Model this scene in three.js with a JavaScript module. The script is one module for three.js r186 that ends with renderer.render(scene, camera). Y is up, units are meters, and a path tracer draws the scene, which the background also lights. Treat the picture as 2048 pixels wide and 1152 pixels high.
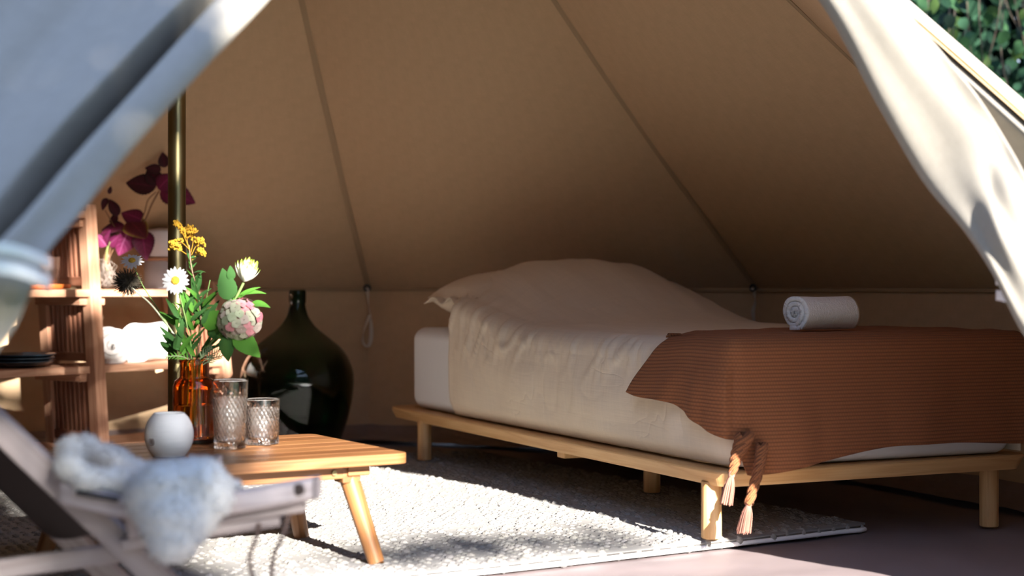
import * as THREE from 'three';
import { RoundedBoxGeometry } from 'three/addons/geometries/RoundedBoxGeometry.js';
import { mergeGeometries, mergeVertices } from 'three/addons/utils/BufferGeometryUtils.js';
import { ImprovedNoise } from 'three/addons/math/ImprovedNoise.js';
import { MarchingCubes } from 'three/addons/objects/MarchingCubes.js';

// ---------- camera, sky, sun, exposure ----------
const scene = new THREE.Scene();
const FOCAL = 3100, EYE = 0.66;                       // focal length in pixels of a 1152 high frame; eye height
const camera = new THREE.PerspectiveCamera(2 * Math.atan(576 / FOCAL) * 180 / Math.PI, 2048 / 1152, 0.05, 200);
camera.position.set(0, EYE, 0);
camera.lookAt(0, EYE, -10);
camera.focus = 4.3;
camera.userData.fStop = 2.2;
scene.add(camera);

const renderer = new THREE.WebGLRenderer({ antialias: true });
renderer.toneMapping = THREE.LinearToneMapping;
renderer.toneMappingExposure = 2.35;
renderer.shadowMap.enabled = true;

const SUN_TURN = 25.7 * Math.PI / 180, SUN_UP = 21 * Math.PI / 180;   // from behind the camera, to its right
const SUN = new THREE.Vector3(Math.sin(SUN_TURN) * Math.cos(SUN_UP), Math.sin(SUN_UP), Math.cos(SUN_TURN) * Math.cos(SUN_UP));
const sunLight = new THREE.DirectionalLight(new THREE.Color(1, 0.965, 0.92), 13);
sunLight.name = 'sun';
sunLight.target.position.set(-0.5, 0.6, -4);
sunLight.position.copy(sunLight.target.position).addScaledVector(SUN, 20);
sunLight.castShadow = true;
Object.assign(sunLight.shadow.camera, { left: -6, right: 6, top: 6, bottom: -6, near: 1, far: 40 });
sunLight.shadow.mapSize.set(2048, 2048);
scene.add(sunLight, sunLight.target);

{ // clear sky: blue overhead, paler at the horizon
  const w = 256, h = 128, d = new Float32Array(w * h * 4);
  for (let y = 0; y < h; y++) {
    const up = Math.max(0, Math.sin(((y + 0.5) / h - 0.5) * Math.PI)), k = Math.pow(1 - up, 2.5);
    for (let x = 0; x < w; x++) {
      const i = (y * w + x) * 4;
      d[i] = 0.36 + 0.36 * k; d[i + 1] = 0.52 + 0.30 * k; d[i + 2] = 0.92 + 0.08 * k; d[i + 3] = 1;
    }
  }
  const t = new THREE.DataTexture(d, w, h, THREE.RGBAFormat, THREE.FloatType);
  t.mapping = THREE.EquirectangularReflectionMapping; t.magFilter = THREE.LinearFilter; t.needsUpdate = true;
  scene.background = t; scene.environment = t;
  scene.backgroundIntensity = 1.15; scene.environmentIntensity = 1.15;
}

// where leaf clumps of the tree behind the viewer stand in the sun's way: across the light, up, along it, half width, half height, leaves
const SHADE_CLUMPS = [
  [-0.25, 1.60, -6.2, 0.90, 0.13, 1700], [-0.2, 1.15, -10, 0.85, 0.33, 1250], [-0.26, 1.95, -6.0, 0.90, 0.45, 4600], [-0.2, 2.6, -6.4, 0.88, 0.4, 3000],
  [0.70, 1.34, -10, 0.21, 0.28, 400], [0.84, 1.66, -10, 0.14, 0.12, 105], [1.5, 2.50, -6.3, 0.30, 0.20, 420], [0.90, 2.57, -6.3, 0.28, 0.28, 620], [1.62, 1.36, -7.2, 0.36, 0.06, 70], [0.98, 2.0, -5.8, 0.2, 0.2, 60], [1.45, 3.5, -6.2, 0.95, 0.40, 2600], [1.60, 3.06, -6.2, 0.33, 0.08, 160], [5.2, 3.9, -3.5, 1.5, 1.1, 3600],
];

// ---------- helpers ----------
let seed = 12345;
const rnd = () => { seed = (seed * 1664525 + 1013904223) >>> 0; return seed / 4294967296; };
const rr = (a, b) => a + (b - a) * rnd();
const V = (x, y, z) => new THREE.Vector3(x, y, z);
const W = (x, h, d) => V(x, h, -d);                                          // right, up, away
const at = (px, py, d) => V((px - 1024) / FOCAL * d, EYE - (py - 576) / FOCAL * d, -d);
const lerp = THREE.MathUtils.lerp, clamp = THREE.MathUtils.clamp, smooth = (a, b, x) => THREE.MathUtils.smoothstep(x, a, b);
const perlin = new ImprovedNoise();
const noise = (x, y = 0.5, z = 0.5) => perlin.noise(x, y, z);
const fbm = (x, y, z, o = 4) => { let s = 0, a = 1; for (let i = 0; i < o; i++) { s += a * noise(x, y, z); x *= 2.03; y *= 2.03; z *= 2.03; a *= 0.5; } return s; };
const used = new Map();
const numbered = (n) => { const k = (used.get(n) ?? -1) + 1; used.set(n, k); return k ? `${n}_${String(k).padStart(3, '0')}` : n; };
const shade = (m) => { m.castShadow = m.receiveShadow = true; return m; };
function tag(o, label, category, group) { o.userData.label = label; if (category) o.userData.category = category; if (group) o.userData.group = group; return o; }
function thing(name, label, category, pos = V(0, 0, 0), turn = 0, group) {
  const o = new THREE.Group(); o.name = numbered(name); o.position.copy(pos); o.rotation.y = turn;
  tag(o, label, category, group); scene.add(o); return o;
}
function part(name, geo, mat, parent, label) {
  const m = shade(new THREE.Mesh(geo, mat)); m.name = name; if (label) m.userData.label = label; parent.add(m); return m;
}
function single(name, geo, mat, label, category, pos, turn = 0, group) {
  const m = shade(new THREE.Mesh(geo, mat)); m.name = numbered(name); if (pos) m.position.copy(pos); m.rotation.y = turn; tag(m, label, category, group); scene.add(m); return m;
}
function structure(name) { const g = new THREE.Group(); g.name = name; g.userData.kind = 'structure'; scene.add(g); return g; }
function copyOf(o, label, pos, turn, group) {
  const c = o.clone(); c.name = numbered(o.name.replace(/_\d{3}$/, '')); c.userData = { ...o.userData };
  if (label) c.userData.label = label; if (group) c.userData.group = group; if (pos) c.position.copy(pos); if (turn !== undefined) c.rotation.y = turn;
  scene.add(c); return c;
}
function merge(list) {
  const flat = list.map((g) => { const q = g.index ? g.toNonIndexed() : g; for (const k of Object.keys(q.attributes)) if (!['position', 'normal', 'uv', 'color'].includes(k)) q.deleteAttribute(k); return q; });
  return mergeGeometries(flat);
}
// A sheet of cloth with thickness: fn(u, v) gives a point; uv comes out in metres / tile.
function sheet(fn, nu, nv, th, uvu = 1, uvv = 1) {
  const n = (nu + 1) * (nv + 1), P = [], N = [], pos = new Float32Array(n * 6), uv = new Float32Array(n * 4), idx = [];
  for (let j = 0; j <= nv; j++) for (let i = 0; i <= nu; i++) P.push(fn(i / nu, j / nv));
  const id = (i, j) => j * (nu + 1) + i, a = V(), b = V();
  for (let j = 0; j <= nv; j++) for (let i = 0; i <= nu; i++) {
    a.copy(P[id(Math.min(i + 1, nu), j)]).sub(P[id(Math.max(i - 1, 0), j)]);
    b.copy(P[id(i, Math.min(j + 1, nv))]).sub(P[id(i, Math.max(j - 1, 0))]);
    N.push(a.clone().cross(b).normalize());
  }
  for (let k = 0; k < n; k++) {
    P[k].toArray(pos, k * 3);
    P[k].clone().addScaledVector(N[k], -th).toArray(pos, (n + k) * 3);
    const i = k % (nu + 1), j = Math.floor(k / (nu + 1));
    uv[k * 2] = uv[(n + k) * 2] = i / nu * uvu; uv[k * 2 + 1] = uv[(n + k) * 2 + 1] = j / nv * uvv;
  }
  const quad = (p, q, r, s) => idx.push(p, q, r, p, r, s);
  for (let j = 0; j < nv; j++) for (let i = 0; i < nu; i++) {
    quad(id(i, j), id(i + 1, j), id(i + 1, j + 1), id(i, j + 1));
    quad(n + id(i, j), n + id(i, j + 1), n + id(i + 1, j + 1), n + id(i + 1, j));
  }
  for (let i = 0; i < nu; i++) { quad(n + id(i, 0), n + id(i + 1, 0), id(i + 1, 0), id(i, 0)); quad(id(i, nv), id(i + 1, nv), n + id(i + 1, nv), n + id(i, nv)); }
  for (let j = 0; j < nv; j++) { quad(id(0, j), id(0, j + 1), n + id(0, j + 1), n + id(0, j)); quad(n + id(nu, j), n + id(nu, j + 1), id(nu, j + 1), id(nu, j)); }
  const g = new THREE.BufferGeometry();
  g.setAttribute('position', new THREE.BufferAttribute(pos, 3)); g.setAttribute('uv', new THREE.BufferAttribute(uv, 2)); g.setIndex(idx); g.computeVertexNormals();
  return g;
}
const lathe = (pts, seg = 48) => new THREE.LatheGeometry(pts.map(([r, y]) => new THREE.Vector2(Math.max(r, 0.00001), y)), seg);
const curve = (pts) => new THREE.CatmullRomCurve3(pts, false, 'centripetal');
const tube = (pts, r, seg = 24, rad = 8) => new THREE.TubeGeometry(Array.isArray(pts) ? curve(pts) : pts, seg, r, rad, false);
function taperTube(pts, r0, r1, seg = 24, rad = 8) {
  const c = curve(pts), g = new THREE.TubeGeometry(c, seg, 1, rad, false), p = g.attributes.position, v = V(), q = V();
  for (let i = 0; i <= seg; i++) { c.getPointAt(i / seg, q); for (let j = 0; j <= rad; j++) { const k = i * (rad + 1) + j; v.fromBufferAttribute(p, k).sub(q).multiplyScalar(lerp(r0, r1, i / seg)).add(q); p.setXYZ(k, v.x, v.y, v.z); } }
  g.computeVertexNormals(); return g;
}
// uv of wooden pieces: u runs along the grain (metres), v across it
function grain(g, axis, off = 0) {
  const p = g.attributes.position, n = g.attributes.normal, uv = new Float32Array(p.count * 2), others = [0, 1, 2].filter((k) => k !== axis);
  for (let i = 0; i < p.count; i++) {
    const c = [p.getX(i), p.getY(i), p.getZ(i)], m = [n.getX(i), n.getY(i), n.getZ(i)].map(Math.abs);
    uv[i * 2] = c[axis] + off;
    uv[i * 2 + 1] = (m[others[0]] > m[others[1]] ? c[others[1]] + 0.031 : c[others[0]]) * 4 + off * 3.7;
    if (m[axis] > 0.8) { uv[i * 2] = c[others[0]] * 0.12 + off; uv[i * 2 + 1] = c[others[1]] * 6 + off; }
  }
  g.setAttribute('uv', new THREE.BufferAttribute(uv, 2)); return g;
}
const board = (lx, ly, lz, axis, r = 0.003, off = rnd()) => grain(new RoundedBoxGeometry(lx, ly, lz, 2, Math.min(r, lx / 2.1, ly / 2.1, lz / 2.1)), axis, off);
const moved = (g, x, y, z) => g.translate(x, y, z);
// a bar of rectangular section from a to b
function bar(a, b, w, h, up = V(0, 1, 0), r = 0.004) {
  const L = a.distanceTo(b), g = board(w, h, L, 2, r), z = b.clone().sub(a).normalize(), x = up.clone().cross(z).normalize(), y = z.clone().cross(x);
  return g.applyMatrix4(new THREE.Matrix4().makeBasis(x, y, z).setPosition(a.clone().add(b).multiplyScalar(0.5)));
}

// ---------- textures ----------
function tex(w, h, fn, srgb = true, rx = 1, ry = 1) {
  const d = new Uint8Array(w * h * 4);
  for (let y = 0; y < h; y++) for (let x = 0; x < w; x++) {
    const c = fn(x / w, y / h, x, y), i = (y * w + x) * 4;
    for (let k = 0; k < 3; k++) d[i + k] = clamp((Array.isArray(c) ? c[k] : c) * 255, 0, 255);
    d[i + 3] = 255;
  }
  const t = new THREE.DataTexture(d, w, h); t.wrapS = t.wrapT = THREE.RepeatWrapping; t.magFilter = THREE.LinearFilter; t.minFilter = THREE.LinearMipmapLinearFilter; t.generateMipmaps = true;
  if (srgb) t.colorSpace = THREE.SRGBColorSpace;
  t.repeat.set(rx, ry); t.needsUpdate = true; return t;
}
const lattice = (() => { const a = new Float32Array(65536); let s = 777; for (let i = 0; i < 65536; i++) { s = (s * 1103515245 + 12345) & 0x7fffffff; a[i] = s / 0x7fffffff; } return a; })();
function tile(u, v, nx, ny, k = 0) {                                        // value noise that repeats over the unit square
  const x = u * nx, y = v * ny, x0 = Math.floor(x), y0 = Math.floor(y), fx = x - x0, fy = y - y0, sx = fx * fx * (3 - 2 * fx), sy = fy * fy * (3 - 2 * fy);
  const g = (a, b) => lattice[(((a % nx + nx) % nx) * 131 + ((b % ny + ny) % ny) * 7919 + k * 5471) & 65535];
  return lerp(lerp(g(x0, y0), g(x0 + 1, y0), sx), lerp(g(x0, y0 + 1), g(x0 + 1, y0 + 1), sx), sy);
}
const tiles = (u, v, nx, ny, o = 4, k = 0) => { let s = 0, a = 0.5, t = 0; for (let i = 0; i < o; i++) { s += a * tile(u, v, nx << i, ny << i, k + i); t += a; a *= 0.55; } return s / t; };
const mixc = (a, b, t) => a.map((x, i) => lerp(x, b[i], clamp(t, 0, 1)));
function woodMap(light, dark, rings = 7) {
  return tex(512, 512, (u, v) => {
    const warp = tiles(u, v, 2, 6, 3, 3) * 1.6 + 0.25 * tile(u, v, 3, 12, 9), r = Math.abs(((v * rings + warp * 2.2) % 1 + 1) % 1 - 0.5) * 2;
    const fib = tiles(u, v, 6, 160, 2, 20), pore = tile(u, v, 24, 256, 31) > 0.9 ? 0.12 : 0;
    return mixc(light, dark, Math.pow(r, 1.8) * 0.5 + fib * 0.35 + pore + (tiles(u, v, 2, 3, 2, 50) - 0.5) * 0.3);
  });
}
const fibreBump = tex(256, 256, (u, v) => tiles(u, v, 4, 90, 2, 4), false);
const weaveBump = tex(256, 256, (u, v) => { const a = Math.abs(Math.sin(u * Math.PI * 64)), b = Math.abs(Math.sin(v * Math.PI * 64)), o = (Math.floor(u * 64) + Math.floor(v * 64)) % 2; return (o ? a * 0.8 : b * 0.8) * (0.7 + 0.3 * tile(u, v, 64, 64, 2)) + 0.1 * tiles(u, v, 8, 8, 3, 8); }, false);
const canvasMap = tex(512, 512, (u, v) => { const n = 0.95 + 0.05 * tiles(u, v, 6, 6, 4, 12), y = tile(u, v, 3, 180, 5) * 0.02 + tile(u, v, 180, 3, 6) * 0.02; return [n - y, n - y, n - y]; });
const linenMap = tex(512, 512, (u, v) => { const n = 0.96 + 0.02 * tile(u, v, 8, 220, 3) + 0.02 * tile(u, v, 220, 8, 4); return [n, n, n]; });

const std = (o) => new THREE.MeshStandardMaterial(o), phys = (o) => new THREE.MeshPhysicalMaterial(o);
const rgb = (r, g, b) => new THREE.Color().setRGB(r, g, b);
const M = {};
M.canvas = std({ name: 'tent_canvas', color: rgb(0.67, 0.455, 0.27), map: canvasMap, bumpMap: weaveBump, bumpScale: 0.0006, roughness: 0.95 });
M.seam = std({ name: 'canvas_seam', color: rgb(0.42, 0.29, 0.17), bumpMap: weaveBump, bumpScale: 0.0006, roughness: 0.95 });
M.flap = std({ name: 'flap_canvas', color: rgb(0.335, 0.30, 0.25), map: canvasMap, bumpMap: weaveBump, bumpScale: 0.0006, roughness: 0.95 });
M.ash = std({ name: 'ash_wood', map: woodMap([0.88, 0.71, 0.49], [0.76, 0.55, 0.33]), bumpMap: fibreBump, bumpScale: 0.0006, roughness: 0.5 });
M.pine = std({ name: 'pine_wood', map: woodMap([0.82, 0.64, 0.52], [0.68, 0.46, 0.34], 10), bumpMap: fibreBump, bumpScale: 0.0006, roughness: 0.6 });
M.slat = std({ name: 'red_pine_wood', map: woodMap([0.60, 0.40, 0.30], [0.43, 0.26, 0.18], 9), bumpMap: fibreBump, bumpScale: 0.0006, roughness: 0.6 });
M.acacia = std({ name: 'acacia_wood', map: woodMap([0.58, 0.40, 0.24], [0.41, 0.25, 0.13], 9), bumpMap: fibreBump, bumpScale: 0.0005, roughness: 0.42 });
M.grey = std({ name: 'weathered_wood', map: woodMap([0.68, 0.635, 0.63], [0.53, 0.475, 0.46], 8), bumpMap: fibreBump, bumpScale: 0.0008, roughness: 0.6 });
M.sheetCotton = std({ name: 'white_cotton', color: rgb(0.74, 0.72, 0.71), bumpMap: weaveBump, bumpScale: 0.0003, roughness: 0.9 });
M.white = std({ name: 'white_cloth', color: rgb(0.80, 0.78, 0.76), roughness: 1 });
// ---------- the place: ground, tent floor, tent ----------
const TENT = { x: -0.908, d: 4.2, r: 2.6, eave: 0.66, top: 3.15 };
const turnOf = (deg) => deg * Math.PI / 180;
const roofHeight = (q, deg = 0) => TENT.eave + (TENT.top - TENT.eave) * (1 - q) - 0.11 * (1 - smooth(60, 112, Math.abs(deg))) * 4 * q * (1 - q);
const onRoof = (deg, q, out = 0) => W(TENT.x + (TENT.r * q + out) * Math.sin(turnOf(deg)), roofHeight(q, deg), TENT.d + (TENT.r * q + out) * Math.cos(turnOf(deg)));
const CORNERS = [-158, -118, -78, -38, 6.2, 45.8, 85, 122];                    // degrees clockwise seen from above, 0 = straight away
M.grass = std({ name: 'grass', roughness: 1, map: tex(256, 256, (u, v) => { const n = tiles(u, v, 12, 12, 4, 3); return [0.14 + 0.16 * n, 0.22 + 0.2 * n, 0.07 + 0.08 * n]; }) });
M.floor = std({ name: 'groundsheet', roughness: 0.62, map: tex(512, 512, (u, v) => { const n = tiles(u, v, 5, 5, 5, 6); return [0.48 + 0.08 * n, 0.425 + 0.08 * n, 0.42 + 0.08 * n]; }), bumpMap: tex(256, 256, (u, v) => tiles(u, v, 3, 5, 4, 15), false), bumpScale: 0.006 });
{
  const g = structure('ground'), s = new THREE.PlaneGeometry(60, 60, 60, 60).rotateX(-Math.PI / 2), p = s.attributes.position;
  for (let i = 0; i < p.count; i++) p.setY(i, -0.035 + 0.012 * noise(p.getX(i), 2, p.getZ(i)));
  s.computeVertexNormals(); const uv = s.attributes.uv; for (let i = 0; i < uv.count; i++) uv.setXY(i, uv.getX(i) * 40, uv.getY(i) * 40);
  part('lawn', s, M.grass, g);
}
{
  const f = structure('floor');
  part('groundsheet', sheet((u, v) => {
    const a = v * Math.PI * 2, r = u * (TENT.r + 0.02), x = TENT.x - r * Math.sin(a), d = TENT.d + r * Math.cos(a);
    const near = smooth(0.35, 0.6, u), h = 0.006 * fbm(x * 3, 0.3, d * 5, 3) * near;
    return W(x, -0.006 + Math.max(-0.004, h), d);
  }, 70, 150, 0.02, 3, 6), M.floor, f);
}
{
  const roof = structure('ceiling'), wall = structure('wall_back');
  for (let i = 0; i < CORNERS.length - 1; i++) {
    const a = CORNERS[i], b = CORNERS[i + 1];
    part('roof_panel', sheet((u, v) => {
      const q = lerp(0.02, 1, v), p = onRoof(a, q).lerp(onRoof(b, q), u), belly = Math.sin(Math.PI * u) * 4 * q * (1 - q) * 0.05;
      p.y -= belly + 0.004 * fbm(p.x * 2.2, p.y * 1.1, p.z * 2.2, 3);
      return p;
    }, 28, 44, 0.004, 1.8 * 6, 2.9 * 6), M.canvas, roof);
    part('wall_panel', sheet((u, v) => {
      const e = onRoof(a, 1).lerp(onRoof(b, 1), u), k = 0.014 * Math.sin(Math.PI * u) * fbm(u * 6, v * 1.3, i * 3.1, 3) * (0.3 + v), flare = 1 + 0.012 * v;
      return V((e.x - TENT.x) * flare + TENT.x + k * 0.6, lerp(TENT.eave, 0.0, v), (e.z + TENT.d) * flare - TENT.d + k);
    }, 40, 16, 0.004, 1.8 * 6, 0.66 * 6), M.canvas, wall);
  }
  for (const a of CORNERS) {
    part('seam', sheet((u, v) => {                                           // doubled canvas over the seam
      const q = lerp(0.03, 1, v), p = onRoof(a, q), s = (u - 0.5) * 0.022, t = turnOf(a);
      return V(p.x + s * Math.cos(t), p.y - 0.009, p.z + s * Math.sin(t));
    }, 2, 40, 0.003, 0.2, 12), M.seam, roof);
  }
  for (let i = 0; i < CORNERS.length - 1; i++) {                             // hem where roof meets wall
    const a = CORNERS[i], b = CORNERS[i + 1];
    part('eave_hem', sheet((u, v) => { const e = onRoof(a, 1, -0.012).lerp(onRoof(b, 1, -0.012), u); e.y = TENT.eave - 0.004 - 0.012 * v + 0.003 * Math.sin(u * Math.PI); return e; }, 20, 1, 0.004, 8, 0.1), M.seam, wall);
    part('mud_flap', sheet((u, v) => { const e = onRoof(a, 1, 0.02 - 0.19 * v).lerp(onRoof(b, 1, 0.02 - 0.19 * v), u); e.y = 0.012 + 0.05 * Math.pow(1 - v, 3) + 0.008 * fbm(u * 9, v * 2, i, 2); return e; }, 30, 6, 0.003, 8, 1), M.floor, wall);
  }
  // canvas above the door, over the zip
  for (const [a, b] of [[122, 162], [162, 202]]) part('door_top_panel', sheet((u, v) => onRoof(a, lerp(0.02, 0.42, v)).lerp(onRoof(b, lerp(0.02, 0.42, v)), u), 10, 10, 0.004, 4, 3), M.canvas, roof);
}
// ---------- door flaps ----------
const zipTop = onRoof(162, 0.40);
{ // right flap: from the door seam in to a soft fold, then folded back over itself to its hem
  const t = thing('door_flap', 'cream canvas door flap folded back at the right of the tent opening', 'tent flap');
  const fold = curve([zipTop.clone(), W(0.2, 1.80, 3.34), W(0.42, 1.50, 3.2), at(1640, 0, 3.06), at(1760, 215, 3.06), at(1852, 368, 3.06), at(1930, 462, 3.0), at(1984, 545, 2.95), at(2050, 670, 2.93), at(2140, 770, 2.9), at(2250, 840, 2.88), at(2400, 950, 2.84), at(2455, 1240, 2.76)]);
  const hem = curve([zipTop.clone().add(W(0.03, 0.01, -0.06)), W(0.3, 1.84, 3.22), W(0.55, 1.55, 3.07), at(1784, 0, 3.0), at(1866, 100, 2.99), at(1944, 196, 2.97), at(1996, 275, 2.97), at(2040, 352, 2.93), at(2090, 470, 2.93), at(2110, 580, 2.93), at(2260, 760, 2.88), at(2430, 960, 2.85), at(2490, 1240, 2.8)]);
  const seamAt = (h, deg, out) => { const e = onRoof(deg, clamp(1 - (h - TENT.eave) / (TENT.top - TENT.eave), 0.40, 1), out); if (h < TENT.eave) e.y = Math.max(0, h); return e; };
  part('outer_layer', sheet((u, v) => {
    const f = fold.getPoint(v), s = seamAt(f.y, 119, 0.014), over = seamAt(f.y, 124, 0.016), p = u < 0.12 ? s.lerp(over, u / 0.12) : over.lerp(f, (u - 0.12) / 0.88);
    p.z -= 0.24 * Math.sin(Math.PI * u) * (1 - u) + 0.012 * Math.sin(u * 9 + v * 14) * Math.sin(Math.PI * u);
    return p;
  }, 30, 80, 0.003, 5, 16), M.flap, t);
  part('folded_layer', sheet((u, v) => {
    const f = fold.getPoint(v), h = hem.getPoint(v), p = f.clone().lerp(h, u), pinch = Math.exp(-Math.pow((f.y - 0.69) / 0.1, 2));
    const round = Math.pow(1 - Math.pow(1 - Math.min(1, u / 0.35), 2), 0.5) * 0.035;
    p.z += round + 0.008 * Math.sin(u * 7 + 1.2 + v * 6) * Math.sin(Math.PI * u) + pinch * (0.007 * Math.sin(u * 16 + 2) - 0.012 * Math.sin(Math.PI * u));
    p.x += 0.012 * Math.sin(v * 19) * Math.sin(Math.PI * u);
    return p;
  }, 40, 110, 0.003, 4, 16), M.flap, t);
  const tie = [at(1992, 562, 3.05), at(2008, 562, 2.98), at(2050, 572, 2.92), at(2100, 566, 2.87), at(2160, 556, 2.86)];
  part('tie_band', sheet((u, v) => { const p = curve(tie).getPoint(u); p.y += 0.014 - 0.022 * v; p.z += 0.004; return p; }, 24, 2, 0.002, 1, 0.1), M.white, t, 'white tie band');
  part('tie_band', sheet((u, v) => { const p = curve(tie).getPoint(u); p.y += -0.018 - 0.02 * v - 0.008 * u; p.z += 0.006; return p; }, 24, 2, 0.002, 1, 0.1), M.white, t, 'white tie band');
}
{ // left flap: gathered in long folds towards a tie at the left
  const t = thing('door_flap', 'grey-blue canvas door flap gathered at the left of the opening in long folds', 'tent flap');
  const edge = curve([zipTop.clone().add(W(-0.05, 0, 0)), W(-0.52, 1.75, 3.05), at(640, -110, 2.68), at(545, 0, 2.55), at(440, 112, 2.42), at(340, 222, 2.3), at(250, 325, 2.21), at(165, 432, 2.12), at(100, 508, 2.05), at(76, 560, 2.02), at(40, 640, 2.02), at(-10, 715, 2.0), at(-60, 900, 1.98), at(-100, 1350, 1.98)]);
  const seamL = (v) => v < 0.62 ? onRoof(202, lerp(0.40, 1, v / 0.62)) : (() => { const e = onRoof(202, 1); e.y = lerp(TENT.eave, 0.0, (v - 0.62) / 0.38); return e; })();
  part('canvas', sheet((u, v) => {
    const e = edge.getPoint(v), s = seamL(v), w = u * u * 0.6 + u * 0.4, p = e.clone().lerp(s, w);
    const hang = Math.sin(Math.PI * Math.min(1, v * 1.25)), tight = Math.exp(-Math.pow((e.y - 0.68) / 0.16, 2));
    // out of the sheet, towards the viewer: a roll at the edge, a deep crease, then broad folds
    const low = smooth(0.12, 0.42, v), roll = 0.05 * Math.sqrt(Math.max(0, 1 - Math.pow((u - 0.065) / 0.07, 2))), crease = -(0.03 + 0.20 * low) * Math.exp(-Math.pow((u - 0.150) / (0.011 + 0.014 * low), 2));
    const folds = 0.014 * Math.sin(u * 24 + 1.5 * Math.sin(v * 5)) + 0.006 * Math.sin(u * 71 + v * 9);
    p.z += (roll + crease + folds * smooth(0.2, 0.4, u) + 0.06 * smooth(0.145, 0.185, u)) * (0.35 + 0.65 * hang);
    p.y -= 0.10 * Math.sin(Math.PI * clamp((u - 0.16) / 0.5, 0, 1)) * hang;
    p.z -= tight * 0.02 * Math.sin(u * 40);
    return p;
  }, 150, 90, 0.003, 10, 16), M.flap, t);
  for (const [a, b] of [[503, 0.0075], [541, 0.0085]]) {
    const band = curve([at(-120, a - 14, 1.98), at(-40, a - 10, 1.93), at(30, a - 2, 1.92), at(75, a + 14, 1.95), at(98, a + 26, 2.03), at(90, a + 30, 2.12)]);
    part('tie_band', sheet((u, v) => { const p = band.getPoint(u); p.y += b * (1 - 2 * v); return p; }, 24, 2, 0.002, 1, 0.1), M.white, t, 'pale tie band');
  }
}
{ // centre pole
  M.brass = std({ name: 'aged_brass', color: rgb(0.32, 0.26, 0.13), metalness: 1, roughness: 0.34, bumpMap: tex(128, 128, (u, v) => tiles(u, v, 40, 2, 2, 5), false), bumpScale: 0.0002 });
  const p = thing('centre_pole', 'aged brass tent pole standing upright behind the vase of flowers', 'pole', W(TENT.x, 0, TENT.d));
  part('shaft', lathe([[0, 0], [0.026, 0], [0.0255, 0.01], [0.024, 0.015], [0.024, TENT.top - 0.05], [0, TENT.top - 0.05]], 40), M.brass, p);
  part('foot_cap', lathe([[0, 0], [0.034, 0], [0.034, 0.012], [0.027, 0.03], [0.0245, 0.03]], 40), M.brass, p);
}
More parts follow.
